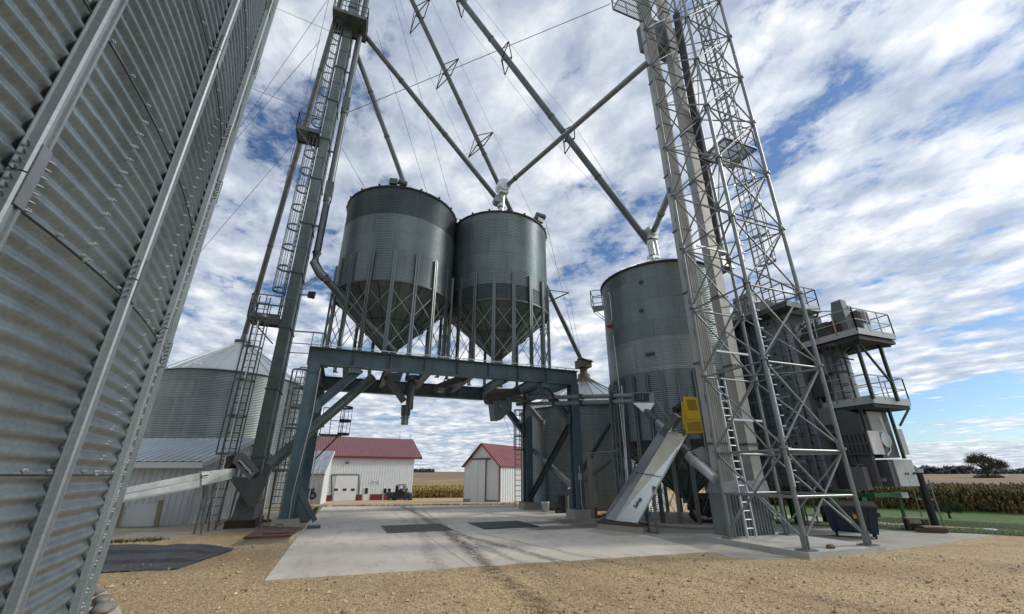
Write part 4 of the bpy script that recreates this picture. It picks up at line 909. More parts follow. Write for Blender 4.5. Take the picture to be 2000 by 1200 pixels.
for E_, s_ in ((B, 1), (A, -1)):
    o1 = E_+du*s_*.18+dn*.2+V(0, 0, He-.06); o2 = (A+B)/2+dn*.2+V(0, 0, Hr+.06); wv = o2-o1; nn = nrm(np.cross(bk, wv)); nn = nn if nn[2] > 0 else -nn
    ribbed(MB(), o1, bk, wv, nn, LL+.4, np.linalg.norm(wv), .33, .05, .05).build('roof', M['pink_roof'], rs)
    MB().bar(o1-V(0, 0, .03), o2-V(0, 0, .03), .06, .09).build('rake_trim', M['red'], rs)
def onG(x, y):
    d = ray(x, y); t_ = ((A-EYE)@dn)/(d@dn); return EYE+d*t_
def grect(x0, x1, y0, y1, off, th):
    a = onG(x0, y1); b = onG(x1, y0); p = a.copy(); q = b.copy(); p[2] = q[2] = (a[2]+b[2])/2; return MB().bar(p+dn*off, q+dn*off, th, abs(b[2]-a[2]))
zt = onG(938, 898)[2]; zb = ZR+.05
for x0, x1 in ((920.5, 933), (933.5, 948)):
    a = onG(x0, 980); b = onG(x1, 980); a[2] = b[2] = (zt+zb)/2; MB().bar(a+dn*.08, b+dn*.08, .08, zt-zb).build('sliding_door', M['siding'], rs)
mb = MB(); a = onG(916, 899); b = onG(958, 897); b[2] = a[2] = zt+.05; mb.bar(a+dn*.1, b+dn*.1, .14, .12); mb.bar(B+dn*.02+V(0, 0, 0), B+dn*.02+V(0, 0, He), .1, .1); mb.build('red_trim', M['red'], rs)
a = onG(948.5, 980); mb = MB(); mb.bar(V(a[0], a[1], zb)+dn*.1, V(a[0], a[1], zt)+dn*.1, .05, .05); mb.build('door_post', M['grey'], rs)
mb = MB(); mb.bar(A+V(0, 0, .1)+dn*.02, B+V(0, 0, .1)+dn*.02, .1, .35); mb.build('plinth', M['board'], rs)
# ================================================================== VEHICLES
def utv():
    b = G(781, 981.5, -1.36); t = thing('utility_vehicle', 'small dark side-by-side utility vehicle parked before the workshop windows', 'utility vehicle', b)
    sc_ = 1.2; x = nrm(G(800, 981, -1.36)-G(760, 981, -1.36)); y = V(-x[1], x[0], 0)
    def Q(a, c, d): return b+(x*a+y*c+V(0, 0, d))*sc_
    def bx(a0, a1, c0, c1, d0, d1, mb): return mb.hexa([Q(a0, c0, d0), Q(a1, c0, d0), Q(a1, c1, d0), Q(a0, c1, d0), Q(a0, c0, d1), Q(a1, c0, d1), Q(a1, c1, d1), Q(a0, c1, d1)])
    mb = MB(); bx(-1.15, 1.1, -.55, .55, .35, .62, mb); mb.hexa([Q(.45, -.55, .62), Q(1.25, -.5, .55), Q(1.25, .5, .55), Q(.45, .55, .62), Q(.45, -.55, .98), Q(1.15, -.45, .80), Q(1.15, .45, .80), Q(.45, .55, .98)]); mb.build('body', M['dark'], t)
    mb = MB(); bx(-1.3, -.45, -.58, .58, .62, .92, mb); mb.build('cargo_bed', M['dark'], t)
    mb = MB()
    for c in (-.52, .52):
        mb.bar(Q(-.4, c, .6), Q(-.3, c, 1.55), .05, .05); mb.bar(Q(.65, c, .95), Q(.3, c, 1.55), .05, .05)
    bx(-.38, .38, -.56, .56, 1.55, 1.62, mb); mb.build('roll_cage', M['black'], t)
    mb = MB(); bx(-.36, -.05, -.45, .45, .6, 1.15, mb); mb.build('seat', M['dark'], t)
    mb = MB()
    for c in (-.56, .52): bx(-.42, .42, c, c+.04, .5, 1.02, mb)
    bx(-.44, -.40, -.55, .55, .9, 1.5, mb); mb.build('cab_panel', M['black'], t)
    MB().hexa([Q(.32, -.5, .95), Q(.36, -.5, .95), Q(.36, .5, .95), Q(.32, .5, .95), Q(.26, -.5, 1.5), Q(.3, -.5, 1.5), Q(.3, .5, 1.5), Q(.26, .5, 1.5)]).build('windscreen', M['glass'], t)
    for a in (-.75, .8):
        for c in (-.6, .6):
            wh = MB().tube(Q(a, c-.12, .31), Q(a, c+.12, .31), .31, 18).build('wheel', M['black'], t)
            MB().tube(Q(a, c-.135, .31), Q(a, c+.135, .31), .15, 12).build('rim', M['mid_grey'], wh)
utv()
def cart():
    b = G(606, 983, -.3); t = thing('implement_cart', 'dark wheeled implement parked against the small white outbuilding', 'implement', b)
    x = V(1, 0, 0)
    mb = MB(); mb.box(b+V(-.6, -.2, .75), b+V(.15, .4, 1.0)); mb.box(b+V(-.6, -.1, .4), b+V(.05, .3, .5)); mb.bar(b+V(-.1, 0, .4), b+V(-.1, 0, .8), .08, .08); mb.build('body', M['dark'], t)
    wh = MB().tube(b+V(.10, -.35, .5), b+V(.10, -.15, .5), .26, 18).build('wheel', M['black'], t); MB().tube(b+V(.10, -.37, .5), b+V(.10, -.13, .5), .12, 12).build('rim', M['mid_grey'], wh)
    MB().tube(b+V(-.5, -.35, .36), b+V(-.5, -.2, .36), .34, 18).build('wheel', M['black'], t)
cart()
# ================================================================== DUMPSTER
dp = thing('dumpster', 'dark blue plastic wheeled dumpster with an orange sticker behind the tower leg', 'dumpster', (13.95, 9.1, 0))
c = V(14.0, 9.2, 0); nn = nrm(V(-.80, -.60, 0)); ux = V(-nn[1], nn[0], 0); ux = ux if ux[0] > 0 else -ux   # ux runs to the right in view
def Q(a, b_, d): return c+ux*a-nn*b_+V(0, 0, d)
mb = MB(); mb.hexa([Q(-.55, -.30, .16), Q(.50, -.30, .12), Q(.50, .32, .12), Q(-.55, .32, .16), Q(-.66, -.44, .80), Q(.60, -.44, .80), Q(.60, .42, .86), Q(-.66, .42, .86)])
for a in (-.4, -.15, .12, .36): mb.bar(Q(a, -.33, .2), Q(a*1.1, -.44, .74), .05, .04)
mb.build('body', M['navy'], dp)
mb = MB(); mb.hexa([Q(-.72, -.52, .80), Q(.66, -.52, .80), Q(.66, .46, .87), Q(-.72, .46, .87), Q(-.70, -.50, .84), Q(.64, -.50, .84), Q(.64, .44, .93), Q(-.70, .44, .93)]); mb.build('lid', M['black'], dp)
for a, b_ in ((-.45, -.22), (.42, -.22), (-.45, .25), (.42, .25)):
    mb = MB(); mb.tube(Q(a, b_, .08)-ux*.025, Q(a, b_, .08)+ux*.025, .075, 12); mb.bar(Q(a, b_, .08), Q(a, b_, .17), .05, .05); mb.build('caster', M['black'], dp)
st = MB().bar(Q(.02, -.405, .62), Q(.18, -.405, .62), .01, .22).build('sticker', M['orange'], dp); 
MB().bar(Q(.03, -.412, .64), Q(.17, -.412, .64), .004, .05).build('sticker_stripe', M['rust_dark'], st)
mb = MB(); mb.bar(Q(-.69, -.1, .6), Q(-.69, .2, .6), .08, .1); mb.bar(Q(.63, -.1, .6), Q(.63, .2, .6), .08, .1); mb.build('side_pocket', M['navy'], dp)
# ================================================================== STEPS and DRAIN PIPE
t = thing('wooden_steps', 'low weathered wooden step stool on the concrete by the lawn', 'steps', (17.2, 9.25, 0))
def Q2(a, b_, d): return V(17.2, 9.25, 0)+nrm(V(.75, -.66, 0)*1.0)*a*-1*-1+nrm(V(.66, .75, 0))*b_+V(0, 0, d)
def hb(mb, a0, a1, b0, b1, z0, z1): mb.hexa([Q2(a0, b0, z0), Q2(a1, b0, z0), Q2(a1, b1, z0), Q2(a0, b1, z0), Q2(a0, b0, z1), Q2(a1, b0, z1), Q2(a1, b1, z1), Q2(a0, b1, z1)])
mb = MB(); hb(mb, -.30, .25, .10, .45, .34, .38); mb.build('tread', M['wood'], t)
mb = MB(); hb(mb, -.05, .52, -.3, .06, .14, .18); mb.build('tread', M['wood'], t)
mb = MB()
for a in (-.28, .2):
    for b_ in (.12, .38): hb(mb, a, a+.06, b_, b_+.06, .02, .34)
for a in (-.03, .44): hb(mb, a, a+.07, -.28, .04, .02, .14)
hb(mb, -.28, .5, -.3, -.26, .02, .13); hb(mb, -.28, .26, .38, .42, .02, .2); mb.build('frame', M['rust_dark'], t)
t = thing('drain_pipe', 'black upright pipe with a pale elbow at the edge of the lawn', 'pipe', (18.4, 9.45, 0))
mb = MB(); mb.tube((18.42, 9.5, 0), (18.42, 9.5, 1.78), .11, 14); mb.build('riser', M['black'], t)
mb = MB(); mb.tube((18.42, 9.5, 1.72), (18.42, 9.5, 1.85), .15, 14); mb.path([(18.42, 9.5, 1.85), (18.38, 9.55, 1.92), (18.2, 9.7, 1.93), (17.95, 9.9, 1.8), (17.8, 10.1, 1.55)], .07, 10); mb.build('elbow', M['light_grey'], t)
mb = MB(); mb.tube((18.62, 9.38, 0), (18.62, 9.38, 1.5), .025, 8); mb.tube((18.22, 9.7, 0), (18.22, 9.7, 1.2), .02, 8); mb.bar((18.2, 9.7, .9), (18.62, 9.38, .9), .03, .03); mb.build('bracket', M['galv'], t)
rock('white_stone', 'pale flat stone at the far corner of the lawn', G(1935, 1036), .18, (1.6, 1, .3), 21, M['light_grey'])
# ================================================================== LEFT BUCKET ELEVATOR
EL = thing('bucket_elevator', 'tall grey bucket elevator with caged ladders beside the left end of the blue frame', 'bucket elevator', (-2.8, 18.2, 0))
FZ = [2.25, 4.65, 7.08, 9.5, 11.9, 14.3, 16.65, 19.1, 21.4, 23.7, 26.1, 28.5, 30.9, 33.3, 35.7]
for y0, y1 in ((18.0, 18.45), (18.78, 19.22)):
    c_ = MB().box((-3.0, y0, 1.2), (-2.6, y1, 37)).build('casing', M['leg_steel'], EL)
    mb = MB()
    for z in FZ: mb.box((-3.035, y0-.035, z-.03), (-2.565, y1+.035, z+.03)); mb.box((-3.012, y0-.012, z+1.17), (-2.588, y1+.012, z+1.19))
    mb.build('flange', M['galv_dark'], c_)
mb = MB(); mb.box((-3.5, 17.7, 37), (-2.1, 19.5, 38.6)); mb.tube((-2.8, 17.7, 38.6), (-2.8, 19.5, 38.6), .7, 20); mb.build('head', M['leg_steel'], EL)
mb = MB(); mb.hexa([(-3.15, 17.75, .25), (-2.5, 17.75, .25), (-2.5, 19.3, .25), (-3.15, 19.3, .25), (-3.05, 17.9, 1.3), (-2.55, 17.9, 1.3), (-2.55, 19.25, 1.3), (-3.05, 19.25, 1.3)])
mb.build('boot', M['mid_grey'], EL)
mb = MB(); mb.box((-3.3, 17.7, 0), (-2.4, 19.4, .26)); mb.build('boot_base', M['rust_dark'], EL)
mb = MB()
for x, y in ((-3.5, 17.6), (-2.25, 17.6), (-3.5, 19.4), (-2.25, 19.4)): mb.bar((x, y, 0), (x*.9-.27, y*.98+.36, 1.9), .06, .06)
mb.bar((-3.5, 17.6, .1), (-2.25, 17.6, .9), .04, .04); mb.build('boot_frame', M['wood'], EL)
# upper rest platforms
def platform(parent, x0, x1, y0, y1, z, rail_pts, mat_='galv_dark', kick=.1, name='platform', open_=False):
    mb = MB()
    if open_:
        for i in range(int((x1-x0)/.07)): mb.box((x0+i*.07, y0, z-.02), (x0+i*.07+.018, y1, z+.01))
        for i in range(4): yq = y0+(y1-y0)*i/3; mb.box((x0, yq-.015, z-.05), (x1, yq+.015, z-.021))
    else: mb.box((x0, y0, z-.03), (x1, y1, z))

    for a, b in (((x0, y0), (x1, y0)), ((x1, y0), (x1, y1)), ((x1, y1), (x0, y1)), ((x0, y1), (x0, y0))): mb.bar((a[0], a[1], z), (b[0], b[1], z), .03, .1+kick)
    p_ = mb.build(name, M[mat_], parent); mb = MB(); railing(mb, [V(*q) if len(q) == 3 else V(q[0], q[1], z) for q in rail_pts], .85, .6); mb.build('guard_rail', M[mat_], p_); return p_
platform(EL, -4.0, -3.03, 17.6, 18.6, 16.6, [(-3.05, 17.6), (-4.0, 17.6), (-4.0, 18.6), (-3.05, 18.6)])
platform(EL, -4.05, -3.03, 17.5, 18.6, 7.3, [(-3.05, 17.5), (-4.05, 17.5), (-4.05, 18.6), (-3.05, 18.6)])
platform(EL, -3.6, -1.9, 17.3, 18.7, 24.6, [(-3.6, 18.7), (-3.6, 17.3), (-1.9, 17.3), (-1.9, 18.7)])
mb = MB(); mb.bar((-4.0, 17.6, 16.55), (-3.05, 17.9, 15.6), .04, .04); mb.bar((-4.05, 17.5, 7.25), (-3.05, 17.8, 6.3), .04, .04); mb.bar((-4.4, 17.6, 17.3), (-4.0, 17.6, 16.7), .04, .04)
mb.build('platform_strut', M['galv_dark'], EL)
lx, ly = -3.3, 17.98
for z0, z1, cz in ((16.7, 24.6, 17.4), (7.4, 16.6, 8.6)):
    mb = MB(); ladder(mb, (-3.08, ly, z0), (-3.08, ly, z1+.8), (0, 1, 0), .34); lo = mb.build('ladder', M['galv_dark'], EL)
    mb = MB(); cage(mb, (-3.06, ly, cz), (-3.06, ly, z1-.1), (-1, 0, 0), (0, 1, 0), .30, 1.0); mb.build('ladder_cage', M['galv_dark'], lo)
mb = MB(); ladder(mb, (-3.62, 17.6, .2), (-3.62, 17.6, 8.1), (1, 0, 0), .36); lo = mb.build('ladder', M['galv_dark'], EL)
mb = MB(); cage(mb, (-3.62, 17.58, 2.3), (-3.62, 17.58, 7.2), (0, -1, 0), (1, 0, 0), .32, 1.3)
mb.build('ladder_cage', M['galv_dark'], lo)
MB().path([(-3.6, 17.25, 7.0), (-3.6, 17.25, .3)], .02, 6).build('conduit', M['galv_bright'], EL)
mb = MB(); ladder(mb, (-1.75, 20.9, 3.6), (-1.75, 20.9, 7.2), (1, 0, 0), .36)
# catwalk rails from leg to bin deck
mb2 = MB(); mb2.bar((-2.58, 18.3, 7.05), (-1.3, 18.0, 7.0), .03, .05); mb2.bar((-2.58, 18.3, 6.55), (-1.3, 18.0, 6.5), .03, .03); mb2.bar((-2.58, 18.3, 6.15), (-1.6, 18.0, 6.12), .03, .03)
for x in (-1.75, -1.4): mb2.bar((x, 18.05, 6.1), (x, 18.05, 7.02), .03, .03)
mb2.build('hand_rail', M['galv'], EL)
el2 = thing('caged_ladder', 'caged ladder with curved top standing between the elevator leg and the blue frame', 'ladder', (-2.0, 20.0, 0))
mb = MB(); ladder(mb, (-2.2, 20.6, .1), (-2.2, 20.6, 5.9), (1, 0, 0), .36); mb.build('rails', M['post'], el2)
mb = MB(); cage(mb, (-2.2, 20.6, 1.8), (-2.2, 20.6, 5.9), (0, -1, 0), (1, 0, 0), .34, .9); mb.build('hoops', M['post'], el2)
mb = MB(); p = V(-2.5, 17.95, 8.5); mb.bar(p, p+V(.35, -.1, .0), .04, .04); fl_ = thing('flood_lamp', 'black flood lamp on a short arm on the elevator leg', 'lamp', p); mb.build('arm', M['galv_dark'], fl_)
mb = MB(); q = p+V(.42, -.12, .02); mb.hexa([q+V(-.12, -.1, -.12), q+V(.14, -.16, -.14), q+V(.14, .1, -.14), q+V(-.12, .08, -.12), q+V(-.1, -.1, .1), q+V(.16, -.12, .12), q+V(.16, .1, .12), q+V(-.1, .08, .1)]); mb.build('housing', M['black'], fl_)
# head of the side conveyor feeding the boot, with maker's sign
hd = thing('drive_box', 'tilted grey drive box with white lettering on a dark plate, beside the elevator boot', 'drive box', AY(478, 910, 17.3))
def quad_at(Yv, pts, th=.3): a = [AY(x, y, Yv) for x, y in pts]; return MB().prism(a, (0, th, 0))
quad_at(17.2, [(462, 884), (476, 886), (503, 921), (487, 938), (454, 903)], .45).build('box', M['mid_grey'], hd)
a = AY(468, 900, 17.19); b = AY(491, 925, 17.19); c_ = (a+b)/2; xd = nrm(b-a); yd = nrm(np.cross(V(0, -1, 0), xd)); yd = -yd if yd[2] < 0 else yd
mbp = MB(); mbp.prism([a-yd*.07, b-yd*.07, b+yd*.07, a+yd*.07], (0, .012, 0)); sg = mbp.build('sign_plate', M['black'], hd)
text('Hutchinson', 'lettering', M['text_w'], sg, c_+V(0, -.012, 0), -xd, -yd, .135, .003)
quad_at(17.25, [(444, 930), (500, 935), (523, 906), (531, 912), (497, 990), (486, 990)], .5).build('chute', M['galv_dark'], hd)
mb = MB(); mb.tube(AY(447, 896, 17.6), AY(455, 912, 17.5), .17, 12); mb.box(AY(440, 905, 17.5), AY(462, 915, 17.6)); mb.build('motor', M['bright_red'] if False else M['rust_dark'], hd)
# side conveyor
cvx = thing('drag_conveyor', 'pale galvanized trough conveyor rising from the near bin to the elevator boot', 'conveyor', (-4, 15.6, 0))
def trough(Y0, Y1, pt0, pb0, pt1, pb1, dep=.32):
    return MB().hexa([AY(*pb0, Y0), AY(*pb1, Y1), AY(*pb1, Y1)+V(-.1, dep, 0), AY(*pb0, Y0)+V(-.1, dep, 0), AY(*pt0, Y0), AY(*pt1, Y1), AY(*pt1, Y1)+V(-.1, dep, 0), AY(*pt0, Y0)+V(-.1, dep, 0)])
trough(13.9, 16.3, (200, 962), (200, 985), (390, 924), (390, 950)).build('trough', M['conv'], cvx)
trough(16.34, 17.4, (392, 922), (392, 949), (466, 914), (462, 934)).build('head_section', M['conv'], cvx)
f_ = lambda a, b, k: (a[0]+(b[0]-a[0])*k, a[1]+(b[1]-a[1])*k)
trough(13.88, 16.27, f_((200, 962), (200, 985), .55), (200, 986), f_((390, 924), (390, 950), .55), (390, 950.5), .04).build('lower_light_strip', M['galv_bright'], cvx)  # added strip; brighter metal paints the light on the sloping lower half
mb = trough(16.28, 16.36, (388, 921), (388, 951), (394, 920), (394, 951), .34); mb.build('flange', M['galv_dark'], cvx)
mb = MB(); a = AY(206, 985, 13.85); b = AY(390, 951, 16.27); mb.bar(a, b, .05, .05)
a = AY(200, 973, 13.87); b = AY(388, 937, 16.27); mb.bar(a, b, .02, .02); mb.build('edge_rail', M['galv_bright'], cvx)
a = AY(402, 928, 16.42); a2 = AY(409, 928, 16.5)
mb = MB(); mb.prism([AY(396, 926, 16.33), AY(409, 924, 16.5), AY(409, 931, 16.5), AY(396, 933, 16.33)], (0, -.01, 0)); pl_ = mb.build('label_plate', M['white'], cvx)
mb = MB(); mb.prism([AY(397.5, 928.3, 16.31), AY(408, 926.6, 16.47), AY(408, 929, 16.47), AY(397.5, 930.7, 16.31)], (0, -.006, 0)); mb.build('label_stripe', M['navy'], pl_)
MB().prism([AY(277, 946, 14.88), AY(284, 945, 14.97), AY(284, 957, 14.97), AY(277, 958, 14.88)], (0, -.01, 0)).build('warning_label', M['white'], cvx)
mb = MB(); pA = G(378, 1045); pB = G(392, 1046); tp = AY(404, 948, 16.5)
mb.bar(pA, tp, .05, .05); mb.bar(pB, tp+V(.05, 0, 0), .05, .05); mb.bar(pA+V(0, .8, 0), tp+V(-.15, .3, 0), .04, .04); mb.bar(pB+V(0, .8, 0), tp+V(.1, .3, 0), .04, .04)
mb.bar(pA+(tp-pA)*.35, pB+V(0, .8, 0)+(tp-pB)*.7, .03, .03); mb.bar(pA+(tp-pA)*.7, pB+(tp-pB)*.3, .03, .03); mb.build('support_leg', M['galv'], cvx)
# ================================================================== SPOUTS
def spout(label, p, q, r, group='grain spouts between the elevators and bins', sleeves=(.3, .62), name='grain_spout'):
    p = np.asarray(p, float); q = np.asarray(q, float); t = thing(name, label, 'spout', q, group)
    MB().tube(p, q, r, 14).build('tube', M['spout'], t)
    mb = MB(); d = nrm(q-p)
    for s_ in sleeves: c = p+(q-p)*s_; mb.tube(c-d*.06, c+d*.06, r+.025, 14)
    mb.build('coupling', M['galv_dark'], t); return t, p, q
E2 = V(-2.35, 18.4, 0)
spout('thin spout from the left elevator down to the top of the left overhead bin', (-2.3, 18.6, 23.56), (1.35, 19.55, 15.8), .13)
spout('spout from the left elevator platform down to the two-way valve over the right overhead bin', (-2.3, 18.5, 25.2), (6.35, 19.4, 16.55), .14)
t_, p3, q3 = spout('long dark trussed spout passing behind the right overhead bin to the rusty bin cap', (-2.3, 18.6, 34.7), (13.75, 23.55, 8.65), .15, sleeves=(.15, .4, .52, .8))
t4_, p4, q4 = spout('thickest spout running from the left elevator down to the tall hopper bin by the tower', (-2.3, 18.3, 37.5), (12.65, 14.45, 12.15), .17, sleeves=(.2, .48, .7, .85))
TW5 = V(9.7, 9.7, 17.6)
t5_, p5, q5 = spout('spout from the lattice tower across the sky to the valve over the right overhead bin', TW5, (6.85, 19.3, 17.4), .13, sleeves=(.9,))
for c_ in t5_.children:
    if c_.name.startswith('tube'): c_.data.materials[0] = M['galv']
spout('short spout from the lattice tower to the top of the tall hopper bin', (10.0, 9.9, 11.4), (12.75, 14.2, 12.7), .13, sleeves=(.5,))
spout('long pipe from the left elevator down to the cone roof at far left', (-3.2, 18.6, 38), (C5[0], C5[1], 10.45), .17, sleeves=(.4, .62, .8))
def truss(t, p, q, fr, w_, mat_='dark', sag=.5, cab=True):
    d = nrm(q-p); s_ = nrm(np.cross(d, (0, 0, 1))); u_ = np.cross(s_, d); mb = MB(); tips = {1: [], -1: []}
    for f in fr:
        c = p+(q-p)*f
        for sgn in (1, -1):
            tip = c+s_*w_*sgn+u_*.0; tips[sgn].append(tip)
            for o_ in (u_*.35, -u_*.35): mb.bar(c+o_, tip, .05, .05)
            mb.bar(c-d*.7, tip, .04, .04)
        mb.bar(c+u_*.36, c-u_*.36, .05, .05)
    mb.build('truss_arm', M[mat_], t)
    if cab:
        mb = MB()
        for sgn in (1, -1):
            pts = [p]+tips[sgn]+[q]
            for a, b in zip(pts, pts[1:]): mb.tube(a, b, .008, 5, cap=False)
        mb.build('bracing_cable', M['wire'], t)
truss(t_, p3, q3, (.20, .335, .50, .86), 1.45)
truss(t4_, p4, q4, (.36, .54, .76), 1.05)
# valve heads
vh = thing('two_way_valve', 'bright metal two-way valve standing on the roof of the right overhead bin', 'valve', (6.6, 19.5, 15.4))
mb = MB(); mb.tube((6.6, 19.3, 15.4), (6.72, 19.3, 17.0), .15, 14); mb.tube((6.6, 19.3, 15.9), (6.62, 19.3, 16.1), .22, 14); mb.build('stem', M['galv_bright'], vh)
mb = MB(); mb.tube((6.7, 18.95, 17.35), (6.7, 19.6, 17.35), .38, 20); mb.box((6.45, 19.0, 16.8), (6.95, 19.55, 17.1)); mb.build('valve_head', M['galv_bright'], vh)
mb = MB(); mb.tube((6.4, 19.1, 16.35), (6.4, 19.6, 16.35), .24, 16); mb.build('side_housing', M['galv'], vh)
vh = thing('two_way_valve', 'bright metal two-way valve standing on the roof of the tall hopper bin', 'valve', (C3[0], C3[1], 11.1))
mb = MB(); mb.hexa([(12.55, 14.2, 11.1), (13.15, 14.2, 11.1), (13.15, 14.8, 11.1), (12.55, 14.8, 11.1), (12.62, 14.3, 11.6), (13.0, 14.3, 11.6), (13.0, 14.7, 11.6), (12.62, 14.7, 11.6)]); mb.tube((12.7, 14.4, 11.5), (12.6, 14.35, 12.25), .17, 14); mb.tube((12.95, 14.4, 11.5), (12.78, 14.3, 12.6), .15, 14); mb.build('stem', M['galv_bright'], vh)
mb = MB(); mb.tube((12.68, 14.0, 12.75), (12.68, 14.6, 12.75), .30, 20); mb.box((12.45, 14.1, 12.3), (12.95, 14.5, 12.6)); mb.build('valve_head', M['galv_bright'], vh)
vh = thing('roof_inlet', 'small round metal cap where the thin spout meets the left overhead bin', 'cap', (1.35, 19.5, 15.4))
mb = MB(); mb.tube((1.35, 19.3, 15.72), (1.35, 19.75, 15.72), .34, 18); mb.tube((1.35, 19.55, 15.3), (1.35, 19.55, 15.7), .25, 14); mb.build('housing', M['galv_bright'], vh)
# vertical side pipe on the left elevator and its slanted continuation
sp2 = thing('grain_spout', 'vertical pipe on the left elevator bending toward the left overhead bin', 'spout', (-2.25, 18.6, 6), 'grain spouts between the elevators and bins')
sx, sy_ = -2.22, 18.3
pe = AY(772, 690, 17.45)
mb = MB(); mb.tube((sx, sy_, 10.6), (sx, sy_, 37), .15, 14); mb.build('tube', M['spout'], sp2)
mb = MB()
for z in (13.6, 18.9): mb.box((sx-.17, sy_-.17, z), (sx+.17, sy_+.17, z+.8)); mb.tube((sx, sy_, z-.25), (sx, sy_, z), .18, 14)
for z in (12.0, 16.2, 21.5): mb.bar((sx-.4, sy_, z), (sx, sy_, z), .05, .08)
mb.build('telescope_box', M['galv_dark'], sp2)
mb = MB(); mb.path([(sx, sy_, 10.7), (sx-.02, sy_, 10.2), (sx+.25, sy_-.05, 9.75), (sx+.5, sy_-.1, 9.5)], .2, 10); mb.build('elbow', M['galv'], sp2)
mb = MB(); mb.tube((sx+.42, sy_-.08, 9.58), pe, .16, 14); mb.build('slanted_tube', M['spout'], sp2)
mb = MB(); mb.bar((-2.6, 18.2, 8.9), (sx+.3, sy_, 9.7), .04, .04); mb.bar((-2.6, 18.2, 8.7), (sx+.3, sy_, 9.6), .04, .04); mb.build('strut', M['galv'], sp2)
tag(MB().tube(AY(728, 737, 19.0), AY(524, 912, 17.9), .19, 14).build('return_spout', M['leg_steel'], None, AY(524, 912, 17.9)), 'thick grey spout slanting from under the frame behind the left column to the elevator boot', 'spout')
mb = MB(); bx_ = thing('junction_box', 'rusty junction box on the legs of the left overhead bin', 'box', AY(640, 548, 17.0)); mb.box(AY(632, 540, 17.0), AY(645, 553, 17.15)); mb.build('box', M['rust_cap'], bx_)
# ================================================================== LATTICE TOWER
TX0, TX1, TY0, TY1 = 9.68, 11.72, 7.49, 9.54
TW = thing('lattice_tower', 'galvanized square lattice tower of round tubes on a concrete slab at right', 'tower', (TX0, TY0, .12))
JZ = [.12]+[2.26+2.14*i for i in range(11)]
cor = [(TX0, TY1), (TX0, TY0), (TX1, TY0), (TX1, TY1)]
for (x, y) in cor:
    mb = MB(); mb.tube((x, y, .13), (x, y, JZ[-1]), .052, 12); lo = mb.build('leg', M['galv'], TW)
    mb = MB()
    for z in JZ[1:]: mb.tube((x, y, z-.03), (x, y, z+.03), .095, 12)
    mb.box((x-.16, y-.16, .121), (x+.16, y+.16, .15)); mb.box((x-.09, y-.012, .15), (x+.09, y+.012, .42)); mb.box((x-.012, y-.09, .15), (x+.012, y+.09, .42))
    mb.build('coupler', M['galv'], lo)
for i in range(4):
    a = V(*cor[i], 0); b = V(*cor[(i+1) % 4], 0); mb = MB()
    for k in range(1, len(JZ)): mb.tube(a+V(0, 0, JZ[k]-.06), b+V(0, 0, JZ[k]-.06), .026 if k > 1 else .034, 8)
    for k in range(len(JZ)-1):
        z0, z1 = JZ[k]+.1, JZ[k+1]-.1; d = nrm(b-a)*.05
        mb.tube(a+d+V(0, 0, z0+(.15 if k == 0 else 0)), b-d+V(0, 0, z1), .026, 8); mb.tube(b-d+V(0, 0, z0+(.15 if k == 0 else 0)), a+d+V(0, 0, z1), .026, 8)
    mb.tube(a+V(0, 0, 1.19), b+V(0, 0, 1.19), .034, 8)
    for k in range(1, len(JZ)):
        for e_, s_ in ((a, 1), (b, -1)): mb.bar(e_+nrm(b-a)*s_*.07+V(0, 0, JZ[k]-.2), e_+nrm(b-a)*s_*.07+V(0, 0, JZ[k]+.12), .012, .12, np.cross(nrm(b-a), (0, 0, 1)))
    mb.build('face_bracing', M['galv'], TW)
mb = MB()
for k in range(1, len(JZ)):
    a, b, c, d = [V(*q, JZ[k]-.12) for q in cor]; mb.tube(a, c, .016, 6); mb.tube(b, d, .016, 6) if k % 2 else None
mb.build('inner_bracing', M['galv'], TW)
# cantilever platform high on the left, rest grating lower on the right
pl = platform(TW, 8.15, 9.6, 7.7, 9.6, 19.9, [(9.6, 9.6), (8.15, 9.6), (8.15, 7.7), (9.6, 7.7)], 'galv', 0, open_=True)
pl = platform(TW, 11.0, 12.5, 8.1, 9.2, 12.6, [(11.8, 8.1), (12.5, 8.1), (12.5, 9.2)], 'galv', 0, open_=True)
for z0, z1, c0 in ((12.7, 23, 13.6), (6.6, 12.6, 8.2)):
    xx, yy = (12.05, 8.75)
    mb = MB(); ladder(mb, (xx-.1, yy-.15, z0), (xx-.1, yy-.15, z1), (0, 1, 0), .38); lo = mb.build('ladder', M['galv'], TW)
    mb = MB(); cage(mb, (xx-.1, yy-.15, c0), (xx-.1, yy-.15, z1), (1, 0, 0), (0, 1, 0), .34, 1.1); mb.build('ladder_cage', M['galv'], lo)
mb = MB(); ladder(mb, (TX0+.1, TY0+.09, .2), (TX0+.1, TY0+.09, 8.6), (0, 1, 0), .02, .3)
mb = MB(); mb.bar((TX0+.1, TY0+.02, 1.4), (TX0+.1, TY0+.02, 8.5), .06, .02)
for i in range(28): mb.bar((TX0+.12, TY0+.0, 1.5+i*.25), (TX0+.24, TY0-.0, 1.5+i*.25), .02, .02)
mb.build('cable_tray', M['galv_bright'], TW)
tl = thing('bucket_elevator', 'twin pale casings of the elevator standing behind the lattice tower on a ribbed boot', 'bucket elevator', (10.7, 9.9, .12))
for x0, x1, y0, y1 in ((9.98, 10.45, 9.78, 10.12), (11.18, 11.56, 9.78, 10.12)):
    c_ = MB().box((x0, y0, 1.3), (x1, y1, 24)).build('casing', M['trunk'], tl)
    mb = MB()
    for k in range(10): z = 2.5+2.4*k; mb.box((x0-.025, y0-.025, z-.03), (x1+.025, y1+.025, z+.03))
    for k in range(22 if x0 < 10.5 else 0): z = 1.6+k*1.05; mb.box((x0-.02, y0+.06, z), (x0-.001, y0+.14, z+.2))
    mb.build('flange', M['galv_dark'], c_)
